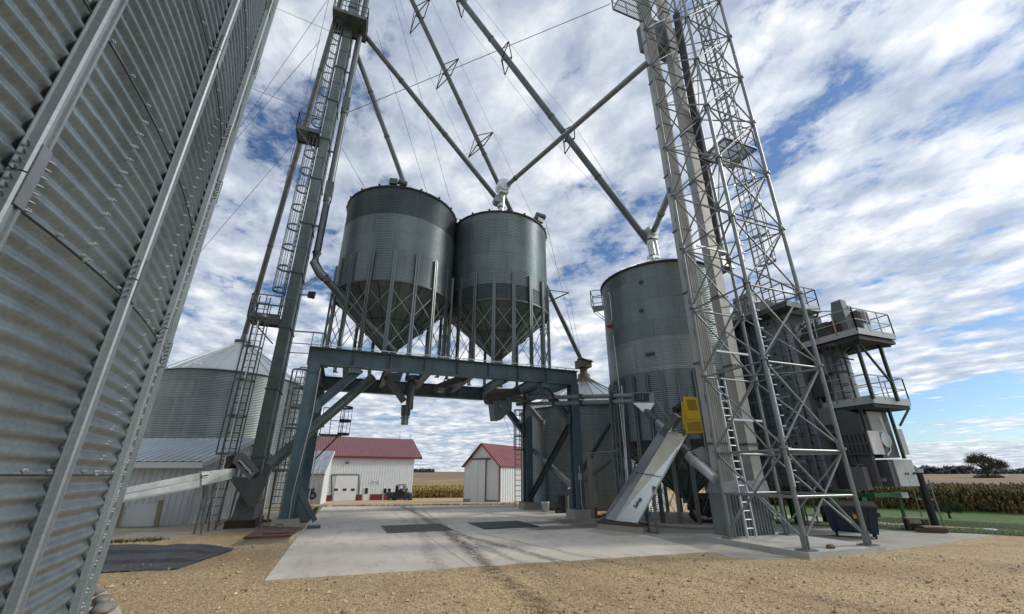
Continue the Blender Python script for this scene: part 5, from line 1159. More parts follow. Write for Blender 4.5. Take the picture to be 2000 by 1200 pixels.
mb = MB(); mb.bar((10.05, 9.77, 1.4), (10.05, 9.77, 23), .02, .04)
for xx in (10.12, 10.2, 10.28, 10.36): mb.bar((xx, 9.773, 1.4), (xx, 9.773, 23), .012, .022)
mb.build('casing_rib', M['trunk'], tl)
mb = MB(); pr = [(10.0, 9.75)]
n_ = 14
for i in range(n_): x = 10.0+1.5*i/n_; pr += [(x+.02, 9.75), (x+.04, 9.70), (x+.07, 9.70), (x+.09, 9.75)]
pr += [(11.5, 9.75), (11.5, 10.4), (10.0, 10.4)]; mb.prism([(x, y, .125) for x, y in pr], (0, 0, 1.05)); mb.hexa([(9.9, 9.7, 1.18), (11.6, 9.7, 1.18), (11.6, 10.4, 1.18), (9.9, 10.4, 1.18), (9.95, 9.76, 1.5), (11.6, 9.76, 1.5), (11.6, 10.2, 1.5), (9.95, 10.2, 1.5)]); mb.build('boot', M['galv'], tl)
mb = MB(); ladder(mb, (10.32, 9.45, .13), (10.32, 9.55, 4.3), (1, 0, 0), .3, .2); mb.build('ladder', M['galv_bright'], tl)
for k, z in enumerate((3.15, 5.2, 8.9)): MB().bar((10.3, 9.5, z), (11.6, 9.5, z), .05, .06).build('tie_bar', M['galv_bright'], tl)
mb = MB(); mb.box((10.2, 9.9, 19.5), (11.9, 10.6, 21)); mb.build('head_section', M['galv_dark'], tl)
tag(MB().tube((10.9, 8.9, 20.0), (12.6, 10.6, 9.6), .15, 12).build('grain_spout', M['dark'], None, (12.6, 10.6, 9.6)), 'black spout running down inside the lattice tower to the dryer', 'spout', 'grain spouts between the elevators and bins')
mb = MB(); mb.tube((12.6, 10.6, 9.5), (12.55, 10.55, 9.9), .22, 12); mb.hexa([(12.3, 10.3, 8.9), (12.9, 10.3, 8.9), (12.9, 10.9, 8.9), (12.3, 10.9, 8.9), (12.45, 10.45, 9.5), (12.75, 10.45, 9.5), (12.75, 10.75, 9.5), (12.45, 10.75, 9.5)]); 
tag(mb.build('spout_hopper', M['galv'], None, (12.6, 10.6, 9)), 'square galvanized inlet hopper at the foot of the black spout', 'hopper')
# ================================================================== CONVEYORS BY THE TOWER
ic = thing('inclined_conveyor', 'bright silver inclined conveyor rising from the dark pit lid to the yellow guard', 'conveyor', (9.4, 13.6, .2))
b0 = G(1184, 1014, .26); b1 = G(1247, 1022, .26)
D0a = np.hypot(b0[0], b0[1]); D0b = np.hypot(b1[0], b1[1])
t0 = AD(1293, 846, D0a-1.35); t1 = AD(1337, 858, D0b-.85)
s0 = G(1216, 1018, .26); s0 = b0+(b1-b0)*.27; s0 = s0+V(-.12, -.22, 0); st1 = AD(1304, 847, (D0a+D0b)/2-1.25)
upv = nrm(t0-b0)
# cross section: top strip (b0-s0) and wide side (s0-b1)
bk_ = V(.25, .35, .18)
MB().hexa([b0, s0, s0+bk_, b0+bk_, t0, st1, st1+bk_, t0+bk_]).build('cover', M['galv'], ic)
o = MB().hexa([s0, b1, b1+bk_, s0+bk_, st1, t1, t1+bk_, st1+bk_]).build('trough', M['conv'], ic)
mb = MB(); f = .55; c0, c1, c2 = b0+(t0-b0)*f, s0+(st1-s0)*f, b1+(t1-b1)*f; mb.bar(c0, c1, .05, .02); mb.bar(c1, c2, .05, .02); mb.build('joint_band', M['dark'], ic)
mb = MB(); out_ = nrm(np.cross(b1-s0, st1-s0)); out_ = out_ if out_@nrm(-s0) > 0 else -out_
mb.path([b1+out_*.05-V(0, 0, .02), b1+(t1-b1)*.06+out_*.05, b1+(t1-b1)*.8+out_*.04, b1+(t1-b1)*.86+V(.05, 0, .1), b1+(t1-b1)*1.0+V(.05, -.05, .12)], .03, 8)
nE = 26
for i in range(nE): c = b1+(t1-b1)*(i/nE*.8+.05)+out_*.012; mb.tube(c, c+out_*.02, .012, 6)
mb.build('edge_rail', M['galv_bright'], ic)
cc = s0+(b1-s0)*.5+((st1+t1)/2-(s0+b1)/2)*.23; xd = nrm((st1+t1)/2-(s0+b1)/2); yd = nrm(np.cross(out_, xd)); text('Sukup', 'lettering', M['text_k'], o, cc+out_*.012, -xd if xd[2] < 0 else xd, yd, .16, .002)
# upper gallery and head
t2 = t0+upv*.55+V(.1, 0, .2)
MB().bar(t0+(st1-t0)*.5-upv*.1, t0+(st1-t0)*.5+upv*.7+V(.05, -.0, 0), .26, .22).build('head_duct', M['galv_dark'], ic)
hm = t0+(st1-t0)*.5+upv*.95
hm = AD(1322, 796, 15.9); mb = MB(); mb.tube(hm-V(.05, 0, .1), hm+V(.22, -.1, .1), .13, 14); mb.box(hm-V(.12, .1, .3), hm+V(.05, .1, .0)); mb.build('motor', M['black'], ic)
def guard(label, Dg, pts, thk=.25):
    t = thing('belt_guard', label, 'guard', AD(pts[0][0], pts[0][1], Dg), 'yellow belt guards')
    f0 = [AD(x, y, Dg) for x, y in pts]; dv = nrm(V(f0[1][0]-f0[0][0], f0[1][1]-f0[0][1], 0)); bkv = V(-dv[1], dv[0], 0); bkv = bkv if bkv@f0[0] > 0 else -bkv
    return t, f0, dv, bkv*thk
def lerp(P, u_, v_): # bilinear in quad P: tl,tr,br,bl
    a = P[0]+(P[1]-P[0])*u_; b = P[3]+(P[2]-P[3])*u_; return a+(b-a)*v_
t, f0, dv, bk2 = guard('upper left yellow slatted belt guard on the inclined conveyor head', 15.2, [(1333, 775), (1361, 776), (1369, 819), (1343, 820)])
MB().prism(f0, bk2).build('housing', M['yellow'], t)
mb = MB(); F2 = [AD(x, y, 15.15) for x, y in [(1335, 822), (1368, 819), (1374, 846), (1340, 847)]]; mb.prism(F2, bk2*.8); mb.build('lower_housing', M['yellow'], t)
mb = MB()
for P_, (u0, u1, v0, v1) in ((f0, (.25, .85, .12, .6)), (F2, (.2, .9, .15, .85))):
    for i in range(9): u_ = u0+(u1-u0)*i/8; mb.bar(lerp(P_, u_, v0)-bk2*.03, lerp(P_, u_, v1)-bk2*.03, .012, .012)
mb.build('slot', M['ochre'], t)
mb = MB(); mb.prism([AD(x, y, 15.5) for x, y in [(1330, 784), (1338, 784), (1344, 845), (1334, 838)]], bk2); mb.build('back_plate', M['yellow'], t)
t, f0, dv, bk2 = guard('narrow yellow guard half hidden behind the left tower leg', 14.2, [(1384, 772), (1393, 774), (1404, 858), (1394, 858)])
MB().prism(f0, bk2).build('housing', M['yellow'], t)
mb = MB()
for v_ in (.3, .55, .62, .9): mb.bar(lerp(f0, 0, v_)-bk2*.05, lerp(f0, 1, v_)-bk2*.05, .02, .02)
mb.build('band', M['rust_dark'], t)
# horizontal twin pipe conveyor, its transfer box and down spout
tp = thing('tube_conveyor', 'two stacked horizontal galvanized tubes running from the frame toward the tall hopper bin', 'conveyor', (9.5, 16, 4.6))
DB = 16.2; e0 = AD(1236, 773, DB); e1 = AD(1236, 784, DB); s_0 = AY(1010, 778, 18.9); s_1 = AY(1010, 790, 18.9)
mb = MB(); mb.tube(s_0, e0, .085, 14); mb.build('tube', M['galv'], tp); mb = MB(); mb.tube(s_1, e1, .085, 14); mb.build('tube', M['galv'], tp)
mb = MB()
for f in (.1, .38, .62, .86):
    c = s_0+(e0-s_0)*f; c2 = s_1+(e1-s_1)*f; d = nrm(e0-s_0); mb.bar(c-d*.06, c+d*.06, .22, .2); mb.bar(c2-d*.06, c2+d*.06, .22, .2)
mb.build('clamp', M['dark'], tp)
tb = thing('transfer_box', 'dark framed transfer box with a pale hopper at the end of the horizontal tubes', 'hopper', AD(1255, 778, DB))
def Dq(pts, D): return [AD(x, y, D) for x, y in pts]
vback = nrm(AD(1255, 778, DB)*V(1, 1, 0))*.35
MB().prism(Dq([(1235, 767), (1277, 767), (1278, 786), (1236, 786)], DB), vback).build('frame', M['galv'], tb)
MB().prism(Dq([(1237, 768.5), (1268, 768.5), (1268, 784.5), (1238, 784.5)], DB-.01), vback*-.02).build('dark_panel', M['navy'], tb)
mb = MB()
p_ = Dq([(1249, 773), (1249, 780), (1256, 780), (1256, 773), (1252, 772), (1252, 781)], DB-.04)
for i in range(4): c = AD(1250+(i % 2)*5, 774+(i//2)*5, DB-.04); mb.bar(c-V(0, 0, .03), c+V(0, 0, .03), .025, .03)
mb.build('handle', M['galv'], tb)
mb = MB(); tpq = Dq([(1236, 787), (1279, 787), (1266, 808), (1260, 808)], DB); mb.prism(tpq, vback); mb.build('hopper', M['conv'], tb)
ds2 = thing('down_spout', 'galvanized round spout slanting from the transfer box down to the tower elevator boot', 'spout', AD(1262, 806, DB))
A0 = AD(1262, 804, DB+.1); A1 = AD(1284, 824, DB-.5); A2_ = AD(1345, 884, 14.9); A3 = AD(1398, 936, 14.0)
MB().tube(A0, A1, .13, 14).build('flex_collar', M['galv_dark'], ds2); MB().tube(A1, A2_, .115, 14).build('tube', M['galv'], ds2)
mb = MB(); mb.tube(A2_-V(0, 0, .1), A3, .15, 14)
for i in range(4): c = A2_+(A3-A2_)*(i*.09+.03)-V(0, 0, .08); d = nrm(A3-A2_); mb.tube(c, c+d*.05, .175, 14)
mb.build('lower_tube', M['galv_bright'], ds2)
mb = MB(); mb.prism(Dq([(1352, 880), (1372, 872), (1404, 905), (1400, 925), (1372, 905)], 14.6), vback*.5); mb.build('discharge_hood', M['galv'], ds2)
mb = MB(); mb.tube(AD(1278, 778, DB), AD(1330, 855, 15.4), .018, 6); mb.build('stay_rod', M['galv'], ds2)
# support A-frame under the inclined conveyor
af = thing('conveyor_stand', 'galvanized A-shaped stand under the silver inclined conveyor', 'stand', G(1280, 1045, .0))
g0 = G(1268, 1040); g1_ = G(1284, 1044); tpx = AD(1276, 950, np.hypot(g1_[0], g1_[1])-.05)
mb = MB(); mb.bar(g0, AD(1264, 965, np.hypot(g0[0], g0[1])), .05, .05); mb.bar(g1_, tpx, .06, .06); mb.bar(g0+(g1_-g0)*1.0+V(0, 0, .02), g0, .05, .04); mb.path([AD(1266, 970, 15.3), AD(1272, 1000, 15.3), AD(1283, 1030, 15.2), g1_], .03, 8); mb.build('frame', M['galv'], af)
# black tyre leaning under the tall bin
tw_ = thing('tyre', 'black tyre with a pale inner ring lying under the tall hopper bin', 'tyre', (12.3, 12.6, .12))
mb = MB(); tt = np.linspace(0, 2*np.pi, 25); cT = V(12.0, 12.75, .52); axu = nrm(V(.66, .75, 0)); axr = V(axu[1], -axu[0], 0)
mb.path([cT+axr*.48*math.cos(a)+V(0, 0, .38*math.sin(a)) for a in tt], .11, 8); mb.build('tread', M['black'], tw_)
mb = MB(); mb.path([cT-axu*.06+axr*.36*math.cos(a)+V(0, 0, .27*math.sin(a)) for a in tt[12:]], .03, 6); mb.build('inner_ring', M['light_grey'], tw_)
# ================================================================== GUY WIRES
def wire(label, a, b, r=.012): tag(MB().tube(a, b, r, 5).build('guy_wire', M['wire'], None, b), label, 'wire', 'guy wires')
def vis(x, y, Y): return AY(x, y, Y)
wire('thick guy wire from the tower platform across to the left elevator leg', AY(1192, 8, 11.0), AY(680, 220, 18.2), .018)
wire('guy wire crossing behind the left elevator from the near bin, upper one', AY(490, 172, 20), AY(650, 236, 18.5))
wire('guy wire at the very top edge between near bin and left elevator', AY(530, 12, 20), AY(665, 70, 18.5))
wire('guy wire falling steeply left from the elevator toward the shed roof', AY(640, 0, 18.4), AY(440, 290, 24))
wire('guy wire falling left from the elevator to behind the near bin, lowest one', AY(625, 220, 18.4), AY(385, 500, 26))
wire('near vertical guy wire left of the elevator cage', AY(642, 0, 18.2), AY(500, 600, 20))
wire('guy wire falling left through the blue gap of the sky', AY(625, 80, 18.4), AY(455, 280, 24))
wire('guy wire from the elevator mid height to the left overhead bin roof', AY(695, 130, 18.6), AY(785, 345, 19.6))
wire('long guy wire dropping from the top edge to the right overhead bin', AY(770, 0, 18.6), AY(880, 395, 21))
wire('long guy wire dropping just right of the thin spout', AY(735, 60, 18.6), AY(835, 380, 21))
wire('guy wire under the elevator bend running to the left overhead bin', AY(668, 290, 18.5), AY(715, 372, 18.6))
wire('guy wire dropping right of the right overhead bin to the far yard', AY(1065, 430, 19.5), AY(1128, 690, 24))
for k, (x, y) in enumerate(((1020, 900), (1026, 895), (1008, 905))):
    wire(['thin wire hanging behind the scale hopper, nearest the shed', 'thin wire hanging behind the scale hopper, right hand one', 'thin wire hanging behind the scale hopper, left hand one'][k], AY((990, 985, 978)[k], 800, 22.2), AY(x, y-30, 28), .01)
# ================================================================== GRAIN DRYER
GD = thing('grain_dryer', 'large galvanized and grey grain dryer with railed platforms on green legs behind the tower', 'grain dryer', (15.8, 10.74, 0))
X0, X1, Y0, Y1, ZT = 15.8, 17.7, 10.74, 16.2, 7.7
MB().box((X0, Y0, 1.15), (X1, Y1, ZT)).build('column_body', M['grey'], GD)
mb = MB(); vn = mb; rows = 15; z0 = 1.25; dz = (ZT-z0)/rows
for r_ in range(rows):
    for c_ in range(9):
        y0 = Y0+.03+c_*(Y1-Y0-.06)/9; y1 = y0+(Y1-Y0-.06)/9-.012; zz0 = z0+r_*dz
        mb.box((X0-.02, y0, zz0+.012), (X0-.001, y1, zz0+dz-.012))
        cy = (y0+y1)/2; zc = zz0+dz*.35; vn.cm = 1; vn.prism([(X0-.021, cy-.07, zc), (X0-.021, cy+.07, zc), (X0-.021, cy, zc+.13)], (-.012, 0, 0)); vn.cm = 0
mb.cm = 2
for c_ in range(1, 9): y = Y0+.03+c_*(Y1-Y0-.06)/9; mb.box((X0-.035, y-.012, z0), (X0-.021, y+.0, ZT))
mb.build('wall_panel', [M['dryer_wall'], M['black'], M['dark']], GD)
MB().hexa([(X0-.05, Y0-.05, ZT), (X1+.05, Y0-.05, ZT), (X1+.05, Y1+.05, ZT), (X0-.05, Y1+.05, ZT), (X0+.7, Y0+1.2, ZT+1.1), (X1-.7, Y0+1.2, ZT+1.1), (X1-.7, Y1-1.2, ZT+1.1), (X0+.7, Y1-1.2, ZT+1.1)]).build('roof', M['mid_grey'], GD)
mb = MB(); mb.box((X0+.5, Y0+2.0, ZT+.6), (X0+1.1, Y0+2.8, ZT+1.7)); mb.build('inlet_hopper', M['galv'], GD)
# dark shaded recess strips with tall ladders
for yy, zt in ((Y0+.75, 6.9), (Y0+1.9, 7.3), (Y0+3.0, 5.6)):
    mb = MB(); ladder(mb, (X0-.35, yy, .1), (X0-.35, yy, zt), (0, 1, 0), .36, .25); 
    for z in (2.0, 3.6, 5.2): mb.bar((X0, yy-.17, z), (X0-.35, yy-.17, z), .04, .04)
    lo = mb.build('ladder', M['galv'], GD)
    mb = MB()
    for i in range(5):
        z = 2.1+i*1.15
        if z > zt-.2: break
        mb.bar((X0-.42, yy-.3, z), (X0-.42, yy+.3, z), .03, .07)
    mb.build('ladder_step', M['galv_bright'], lo)
mb = MB()
for yy in (Y0+.35, Y0+1.3): mb.bar((X0-.12, yy, 1.2), (X0-.12, yy, 7.3), .09, .09)
mb.build('grain_downpipe', M['galv'], GD)
# catwalk 1 along the top
platform(GD, 15.05, 15.75, 10.2, 16.0, 7.75, [(15.05, 16.0), (15.05, 10.2), (16.9, 10.2), (16.9, 10.6)], 'galv_dark', .12)
platform(GD, 15.78, 16.95, 10.2, 10.7, 7.75, [(16.9, 10.2), (16.95, 10.7)], 'light_grey', .12)
mb = MB()
for x in (16.1, 16.8): mb.bar((x, 10.2, 7.65), (x, 10.72, 6.9), .05, .05); mb.bar((x, 10.2, 7.65), (x+.35, 9.9, 7.6), .03, .03)
for yy in (11, 12.5, 14, 15.5): mb.bar((15.05, yy, 7.65), (15.8, yy, 6.9), .05, .05)
mb.build('catwalk_bracket', M['galv'], GD)
# plenum duct, bright curved housing
mb = MB(); mb.tube((16.95, 10.35, 4.2), (16.95, 10.35, 6.0), .55, 24); 
mb.build('plenum_duct', M['galv'], GD)
mb = MB()
for z in (4.7, 5.1, 5.5): mb.tube((16.95, 10.35, z), (16.95, 10.35, z+.03), .565, 24)
mb.build('duct_band', M['galv_dark'], GD)
# platform 2
p2 = platform(GD, 16.0, 18.05, 8.65, 10.7, 6.28, [(16.0, 10.7), (16.0, 8.65), (18.05, 8.65), (18.05, 10.7)], 'light_grey', .12)
MB().box((16.03, 8.68, 6.0), (18.02, 10.68, 6.12)).build('deck_frame', M['dark'], p2)
mb = MB(); mb.hexa([(16.15, 8.98, 6.3), (16.62, 8.98, 6.3), (16.62, 9.6, 6.3), (16.15, 9.6, 6.3), (16.24, 9.02, 7.62), (16.5, 9.02, 7.62), (16.5, 9.36, 7.62), (16.24, 9.36, 7.62)]); mb.build('fan_stack', M['mid_grey'], GD)
mb = MB(); mb.box((16.15, 9.62, 6.3), (16.7, 10.65, 6.95)); mb.build('fan_housing', M['grey'], GD)
mb = MB(); mb.box((16.53, 9.0, 7.25), (16.75, 9.3, 7.42)); mb.build('stack_hood', M['light_grey'], GD)
mb = MB(); mb.tube((16.14, 9.45, 6.62), (16.06, 9.45, 6.62), .27, 22); mb.build('fan_guard', M['rust_dark'], GD)
mb = MB(); mb.box((16.66, 8.82, 6.3), (17.2, 9.4, 7.2)); bb_ = mb.build('burner_box', M['mid_grey'], GD)
MB().box((16.72, 8.80, 6.72), (17.14, 8.819, 7.14)).build('window', M['black'], bb_); MB().box((16.72, 8.79, 6.32), (17.14, 8.819, 6.68)).build('panel', M['galv_bright'], bb_)
mb = MB(); mb.tube((17.3, 8.95, 6.5), (17.3, 9.5, 6.5), .16, 16); mb.build('motor', M['galv'], GD)
mb = MB()
for i in range(10):
    a = RNG.random(3); mb.bar((16.1+a[0]*.1, 10.0+.5*a[1], 6.3), (16.1+a[2]*.2, 10.0+.6*a[0], 7.1), .03, .03)
mb.path([(16.1, 10.1, 6.9), (16.1, 10.3, 7.15), (16.1, 10.6, 7.0)], .03, 6); mb.build('gas_train', M['dark'], GD)
mb = MB()
for x, y in ((16.25, 8.95), (17.55, 8.95), (17.9, 10.4)): mb.bar((x, y, 4.0), (x, y, 6.05), .09, .09)
mb.bar((16.35, 8.95, 6.0), (17.55, 8.95, 4.6), .06, .06); mb.bar((16.0, 10.5, 6.0), (16.3, 9.2, 5.4), .05, .05); mb.build('post', M['dark_green'], GD)
mb = MB(); ladder(mb, (16.35, 9.7, 4.1), (16.35, 9.7, 6.1), (0, 1, 0), .36); 
lo = mb.build('ladder', M['dark'], GD); mb = MB(); cage(mb, (16.3, 9.7, 5.0), (16.3, 9.7, 6.0), (-1, 0, 0), (0, 1, 0), .3, .8); mb.build('ladder_cage', M['dark'], lo)
# platform 3
p3_ = platform(GD, 16.3, 18.3, 9.0, 10.7, 4.0, [(16.3, 10.7), (16.3, 9.0), (18.3, 9.0), (18.3, 10.7)], 'light_grey', .14)
MB().box((16.33, 9.03, 3.76), (18.27, 10.68, 3.88)).build('deck_frame', M['dark'], p3_)
mb = MB(); mb.bar((16.45, 10.6, 4.1), (16.45, 9.7, 4.1), .06, .3); mb.build('cover_plate', M['board'], p3_)
# lower housings
mb = MB(); mb.prism([(16.25, 10.6, 3.0), (16.25, 9.6, 3.0), (16.25, 9.6, 3.6), (16.25, 10.0, 3.8), (16.25, 10.9, 3.8), (16.25, 10.9, 3.5)], (.55, 0, 0)); mb.box((16.2, 10.25, 3.0), (16.6, 10.7, 3.45)); mb.build('blower_housing', M['grey'], GD)
MB().box((16.2, 9.42, 2.28), (16.75, 10.42, 3.0)).build('intake_box', M['grey'], GD)
mb = MB()
for i in range(7):
    for j in range(2): y = 9.5+i*.135; mb.box((16.185, y, 2.34+j*.34), (16.199, y+.05, 2.6+j*.34))
mb.build('intake_slot', M['black'], GD)
MB().box((16.2, 9.38, 2.28), (16.75, 9.418, 3.02)).build('lit_end_panel', M['white'], GD)  # sunlit end of the grey box, its light painted as white
mb = MB(); mb.box((16.3, 9.55, 1.3), (16.45, 10.0, 2.27)); mb.box((16.3, 10.05, 1.95), (17.3, 10.6, 2.27)); mb.build('lower_panel', M['grey'], GD)
mb = MB(); mb.box((17.0, 9.6, 2.2), (17.9, 10.5, 3.75)); mb.build('rear_housing', M['grey'], GD)
mb = MB(); mb.tube((17.0, 9.62, 2.75), (17.0, 9.0+.35, 2.75), .25, 18); mb.path([(17.15, 9.45, 3.5), (17.2, 9.4, 2.8), (17.1, 9.4, 2.4), (16.85, 9.4, 2.25)], .035, 8); mb.build('exhaust_duct', M['galv_bright'], GD)
mb = MB(); mb.box((16.75, 9.55, 3.0), (17.5, 9.6, 3.7)); mb.build('side_panel', M['light_grey'], GD)
MB().box((17.95, 9.5, 2.3), (18.3, 9.55, 3.15)).build('side_panel', M['light_grey'], GD)
cab = MB().box((16.62, 9.3, 1.3), (17.85, 9.75, 2.12)).build('control_cabinet', M['grey'], GD)
for x in (16.86, 17.36): MB().box((x, 9.27, 1.31), (x+.485, 9.299, 2.11)).build('cabinet_door', M['light_grey'], cab)  # sunlight on the cabinet front put into the paler door colour
mb = MB()
for x in (17.28, 17.42): mb.box((x-.02, 9.25, 1.66), (x+.02, 9.27, 1.72))
mb.tube((17.72, 9.27, 1.7), (17.72, 9.22, 1.7), .035, 10); mb.build('handle', M['black'], cab)
mb = MB(); mb.box((16.6, 9.5, 1.45), (16.619, 9.62, 1.55)); mb.build('notice', M['light_grey'], cab)
mb = MB(); mb.bar((16.35, 9.5, 3.9), (16.35, 9.5, 2.3), .08, .08); mb.bar((17.35, 9.2, 3.9), (17.35, 9.2, 2.15), .08, .08); mb.bar((18.2, 9.05, 3.78), (17.5, 9.1, 3.2), .05, .05); mb.build('post', M['dark_green'], GD)
for k_, (x0, y0, z0, x1, y1, z1, m_) in enumerate(((16.0, 9.75, 1.2, 16.25, 10.2, 1.9, 'mid_grey'), (16.1, 10.25, 1.2, 16.5, 10.7, 2.2, 'dark'), (16.4, 9.8, 1.25, 16.6, 10.1, 1.6, 'galv'), (15.95, 10.3, 3.3, 16.2, 10.7, 3.9, 'mid_grey'), (16.0, 10.3, 4.3, 16.35, 10.68, 5.1, 'dark'))):
    MB().box((x0, y0, z0), (x1, y1, z1)).build('equipment_box', M[m_], GD)
mb = MB()
for k_ in range(5): mb.path([(15.74, 10.85+.07*k_, 1.2), (15.74, 10.85+.07*k_, 3.0+.7*k_), (15.74, 11.6+.3*k_, 3.1+.7*k_)], .014, 6)
mb.path([(16.0, 10.0, 4.1), (16.02, 9.9, 5.0), (16.3, 9.7, 5.6), (16.4, 9.3, 5.9)], .03, 8); mb.path([(16.1, 9.5, 6.3), (16.0, 9.9, 6.9), (16.05, 10.3, 6.7), (16.0, 10.6, 7.2)], .02, 6)
mb.build('conduit', M['galv_dark'], GD)
mb = MB(); mb.bar((16.0, 10.6, 5.95), (17.9, 8.8, 5.95), .05, .05); mb.bar((16.1, 8.75, 5.9), (17.95, 10.6, 5.9), .05, .05); mb.build('under_brace', M['dark'], GD)
# green base frame and legs
mb = MB(); mb.bar((15.95, Y0-.2, 1.06), (15.95, Y1, 1.06), .16, .16); mb.bar((15.95, 9.65, 1.04), (17.55, 9.65, 1.04), .12, .12); mb.bar((15.95, 9.65, 1.04), (15.95, Y0-.2, 1.04), .12, .12); mb.build('base_beam', M['green'], GD)
for (x, y) in ((15.9, 10.95), (15.9, 12.3), (15.9, 13.6), (15.9, 14.9), (17.4, 10.95), (17.4, 12.3), (17.4, 13.6), (17.4, 14.9)):
    MB().ibeam((x, y, .01), (x, y, .98), .26, .26, .02, up=(0, 1, 0)).build('leg', M['green'], GD)
mb = MB(); mb.tube((17.4, 9.75, .02), (17.4, 9.75, 1.0), .05, 10); mb.box((17.3, 9.65, .01), (17.5, 9.85, .04)); mb.build('leg', M['green'], GD)
mb = MB(); mb.box((17.25, 9.55, .95), (17.6, 9.8, 1.12)); mb.build('lamp_bracket', M['light_grey'], GD)
mb = MB()
for i in range(7):
    a = RNG.random(6); mb.bar((16.0+a[0], 9.8+a[1]*.8, 1.2+a[2]*.9), (16.0+a[3], 9.8+a[4]*.8, 1.2+a[5]*.9), .035, .035)
mb.build('pipework', M['galv_dark'], GD)
# ================================================================== VEGETATION
def corn_band(name, label, azs, d0, d1, n, h, material):
    c = RNG.random((n, 2)); a = np.radians(azs[0]+(azs[1]-azs[0])*c[:, 0]); d = d0+(d1-d0)*np.floor(c[:, 1]*10)/10+RNG.normal(0, .12, n)
    vs = []; fs = []; k = 0
    for ai, di in zip(a, d):
        x = math.sin(ai)*di; y = math.cos(ai)*di; z = ground_h(x, y); hh = h*(.82+.3*random.random())
        for q in range(5):
            th = random.random()*6.28; r_ = .10+.3*random.random(); z0 = hh*(q/5.)*.85; z1 = z0+hh*(.22+.2*random.random()); dx, dy = math.cos(th)*r_, math.sin(th)*r_; ww = .06+.05*random.random()
            px, py = -math.sin(th)*ww, math.cos(th)*ww
            vs += [(x+px, y+py, z+z0), (x-px, y-py, z+z0), (x+dx-px*.7, y+dy-py*.7, z+z1), (x+dx+px*.7, y+dy+py*.7, z+z1), (x+dx*1.7, y+dy*1.7, z+z1-.12*hh)]
            fs += [(k, k+1, k+2, k+3), (k+3, k+2, k+4)]; k += 5
    return tag(MB().add(vs, fs).build(name, material), label, 'corn', None, 'stuff')
corn_band('corn_field', 'rows of dry standing corn beyond the yard between the buildings', (-4, 34), 74, 84, 9000, 1.3, M['corn'])
corn_band('corn_field', 'dark reddish band of dry standing corn beyond the lawn at right', (44, 92), 57, 67, 15000, 1.8, M['corn_red'])
def tree(name, label, base, H_, cr, ch, z0, nl, lsize, wood, leafm, seed, limbs=9, sparse=.55, group=None, flat=1.0):
    rg = random.Random(seed); t = thing(name, label, 'tree', base, group); base = V(*base); mb = MB(); tips = []
    def grow(p, d, l, r, dep):
        q = p+d*l; mb.tube(p, q, r, 7, r*.68, cap=False)
        if dep == 0: tips.append(q); return
        for _ in range(3 if dep > 1 else 4):
            nd = nrm(d+V(rg.uniform(-1, 1), rg.uniform(-1, 1), rg.uniform(-.35, .5))*.85); grow(q, nd, l*rg.uniform(.6, .85), r*.6, dep-1)
        tips.append(q)
    for i in range(limbs):
        a = 2*math.pi*i/limbs+rg.uniform(-.3, .3); e = rg.uniform(.25, 1.3)
        grow(base+V(0, 0, z0), nrm(V(math.cos(a)*1.1, math.sin(a)*1.1, e)), cr*.33, H_*.022, 3)
    mb.tube(base, base+V(0, 0, z0*1.05), H_*.045, 10, H_*.03); mb.tube(base+V(0, 0, z0), base+V(.1, 0, z0+ch*.6), H_*.03, 8, H_*.01)
    mb.build('trunk', M['bark'], t)
    # keep tips within crown ellipsoid
    vs = []; fs = []; k = 0; C_ = base+V(0, 0, z0+ch*.45)
    cl_ = [p for p in tips if sum(((p-C_)/V(cr, cr, ch*.62))**2) < 1.1]
    clumps = [rg.choice(cl_) for _ in range(int(nl**.5*1.7))] if cl_ else [C_]
    for _ in range(nl):
        p = rg.choice(clumps)+V(rg.gauss(0, cr*.09), rg.gauss(0, cr*.09), rg.gauss(0, ch*.05)); a = nrm(V(rg.gauss(0, 1), rg.gauss(0, 1), rg.gauss(0, 1))); b = nrm(np.cross(a, (rg.random(), .3, 1))); s_ = lsize*rg.uniform(.5, 1.2)
        vs += [p, p+a*s_+b*s_*.4, p+a*s_*1.6, p+a*s_-b*s_*.4]; fs.append((k, k+1, k+2, k+3)); k += 4
    MB().add(vs, fs).build('crown', leafm, t); return t
D_ = 210; az_ = R(67.2); bx0 = math.sin(az_)*D_; by0 = math.cos(az_)*D_; hz_ = ground_h(bx0, by0)
tree('broad_tree', 'lone broad spreading tree on the far field at the right edge', (bx0, by0, hz_-.1), 9.6, 6.0, 8.2, 2.3, 7000, .24, M['bark'], M['tree'], 4, 11)
mb = MB()
rg = random.Random(5); vs = []; fs = []; k = 0
for _ in range(2600):
    a = rg.uniform(0, 6.28); rr = 3.6*math.sqrt(rg.random()); p = V(bx0+math.cos(a)*rr, by0+math.sin(a)*rr, hz_+rg.uniform(0, 2.4*(1-(rr/3.7)**2)*(.6+.5*math.sin(a*3))+.1)); d = nrm(V(rg.gauss(0, 1), rg.gauss(0, 1), rg.gauss(0, 1))); b = nrm(np.cross(d, (0, .3, 1))); s_ = .22
    vs += [p, p+d*s_+b*s_*.4, p+d*s_*1.6, p+d*s_-b*s_*.4]; fs.append((k, k+1, k+2, k+3)); k += 4
tag(MB().add(vs, fs).build('undergrowth', M['bush'], None, (bx0, by0, hz_)), 'dark low shrubs growing round the foot of the lone broad tree', 'shrubs', None, 'stuff')
p = G(1850, 995, -.55)
tree('young_tree', 'small dull bushy tree on the lawn behind the drain pipe', (p[0], p[1], ground_h(p[0], p[1])), 1.9, .95, 1.6, .35, 2600, .055, M['bark'], M['bush'], 8, 8)
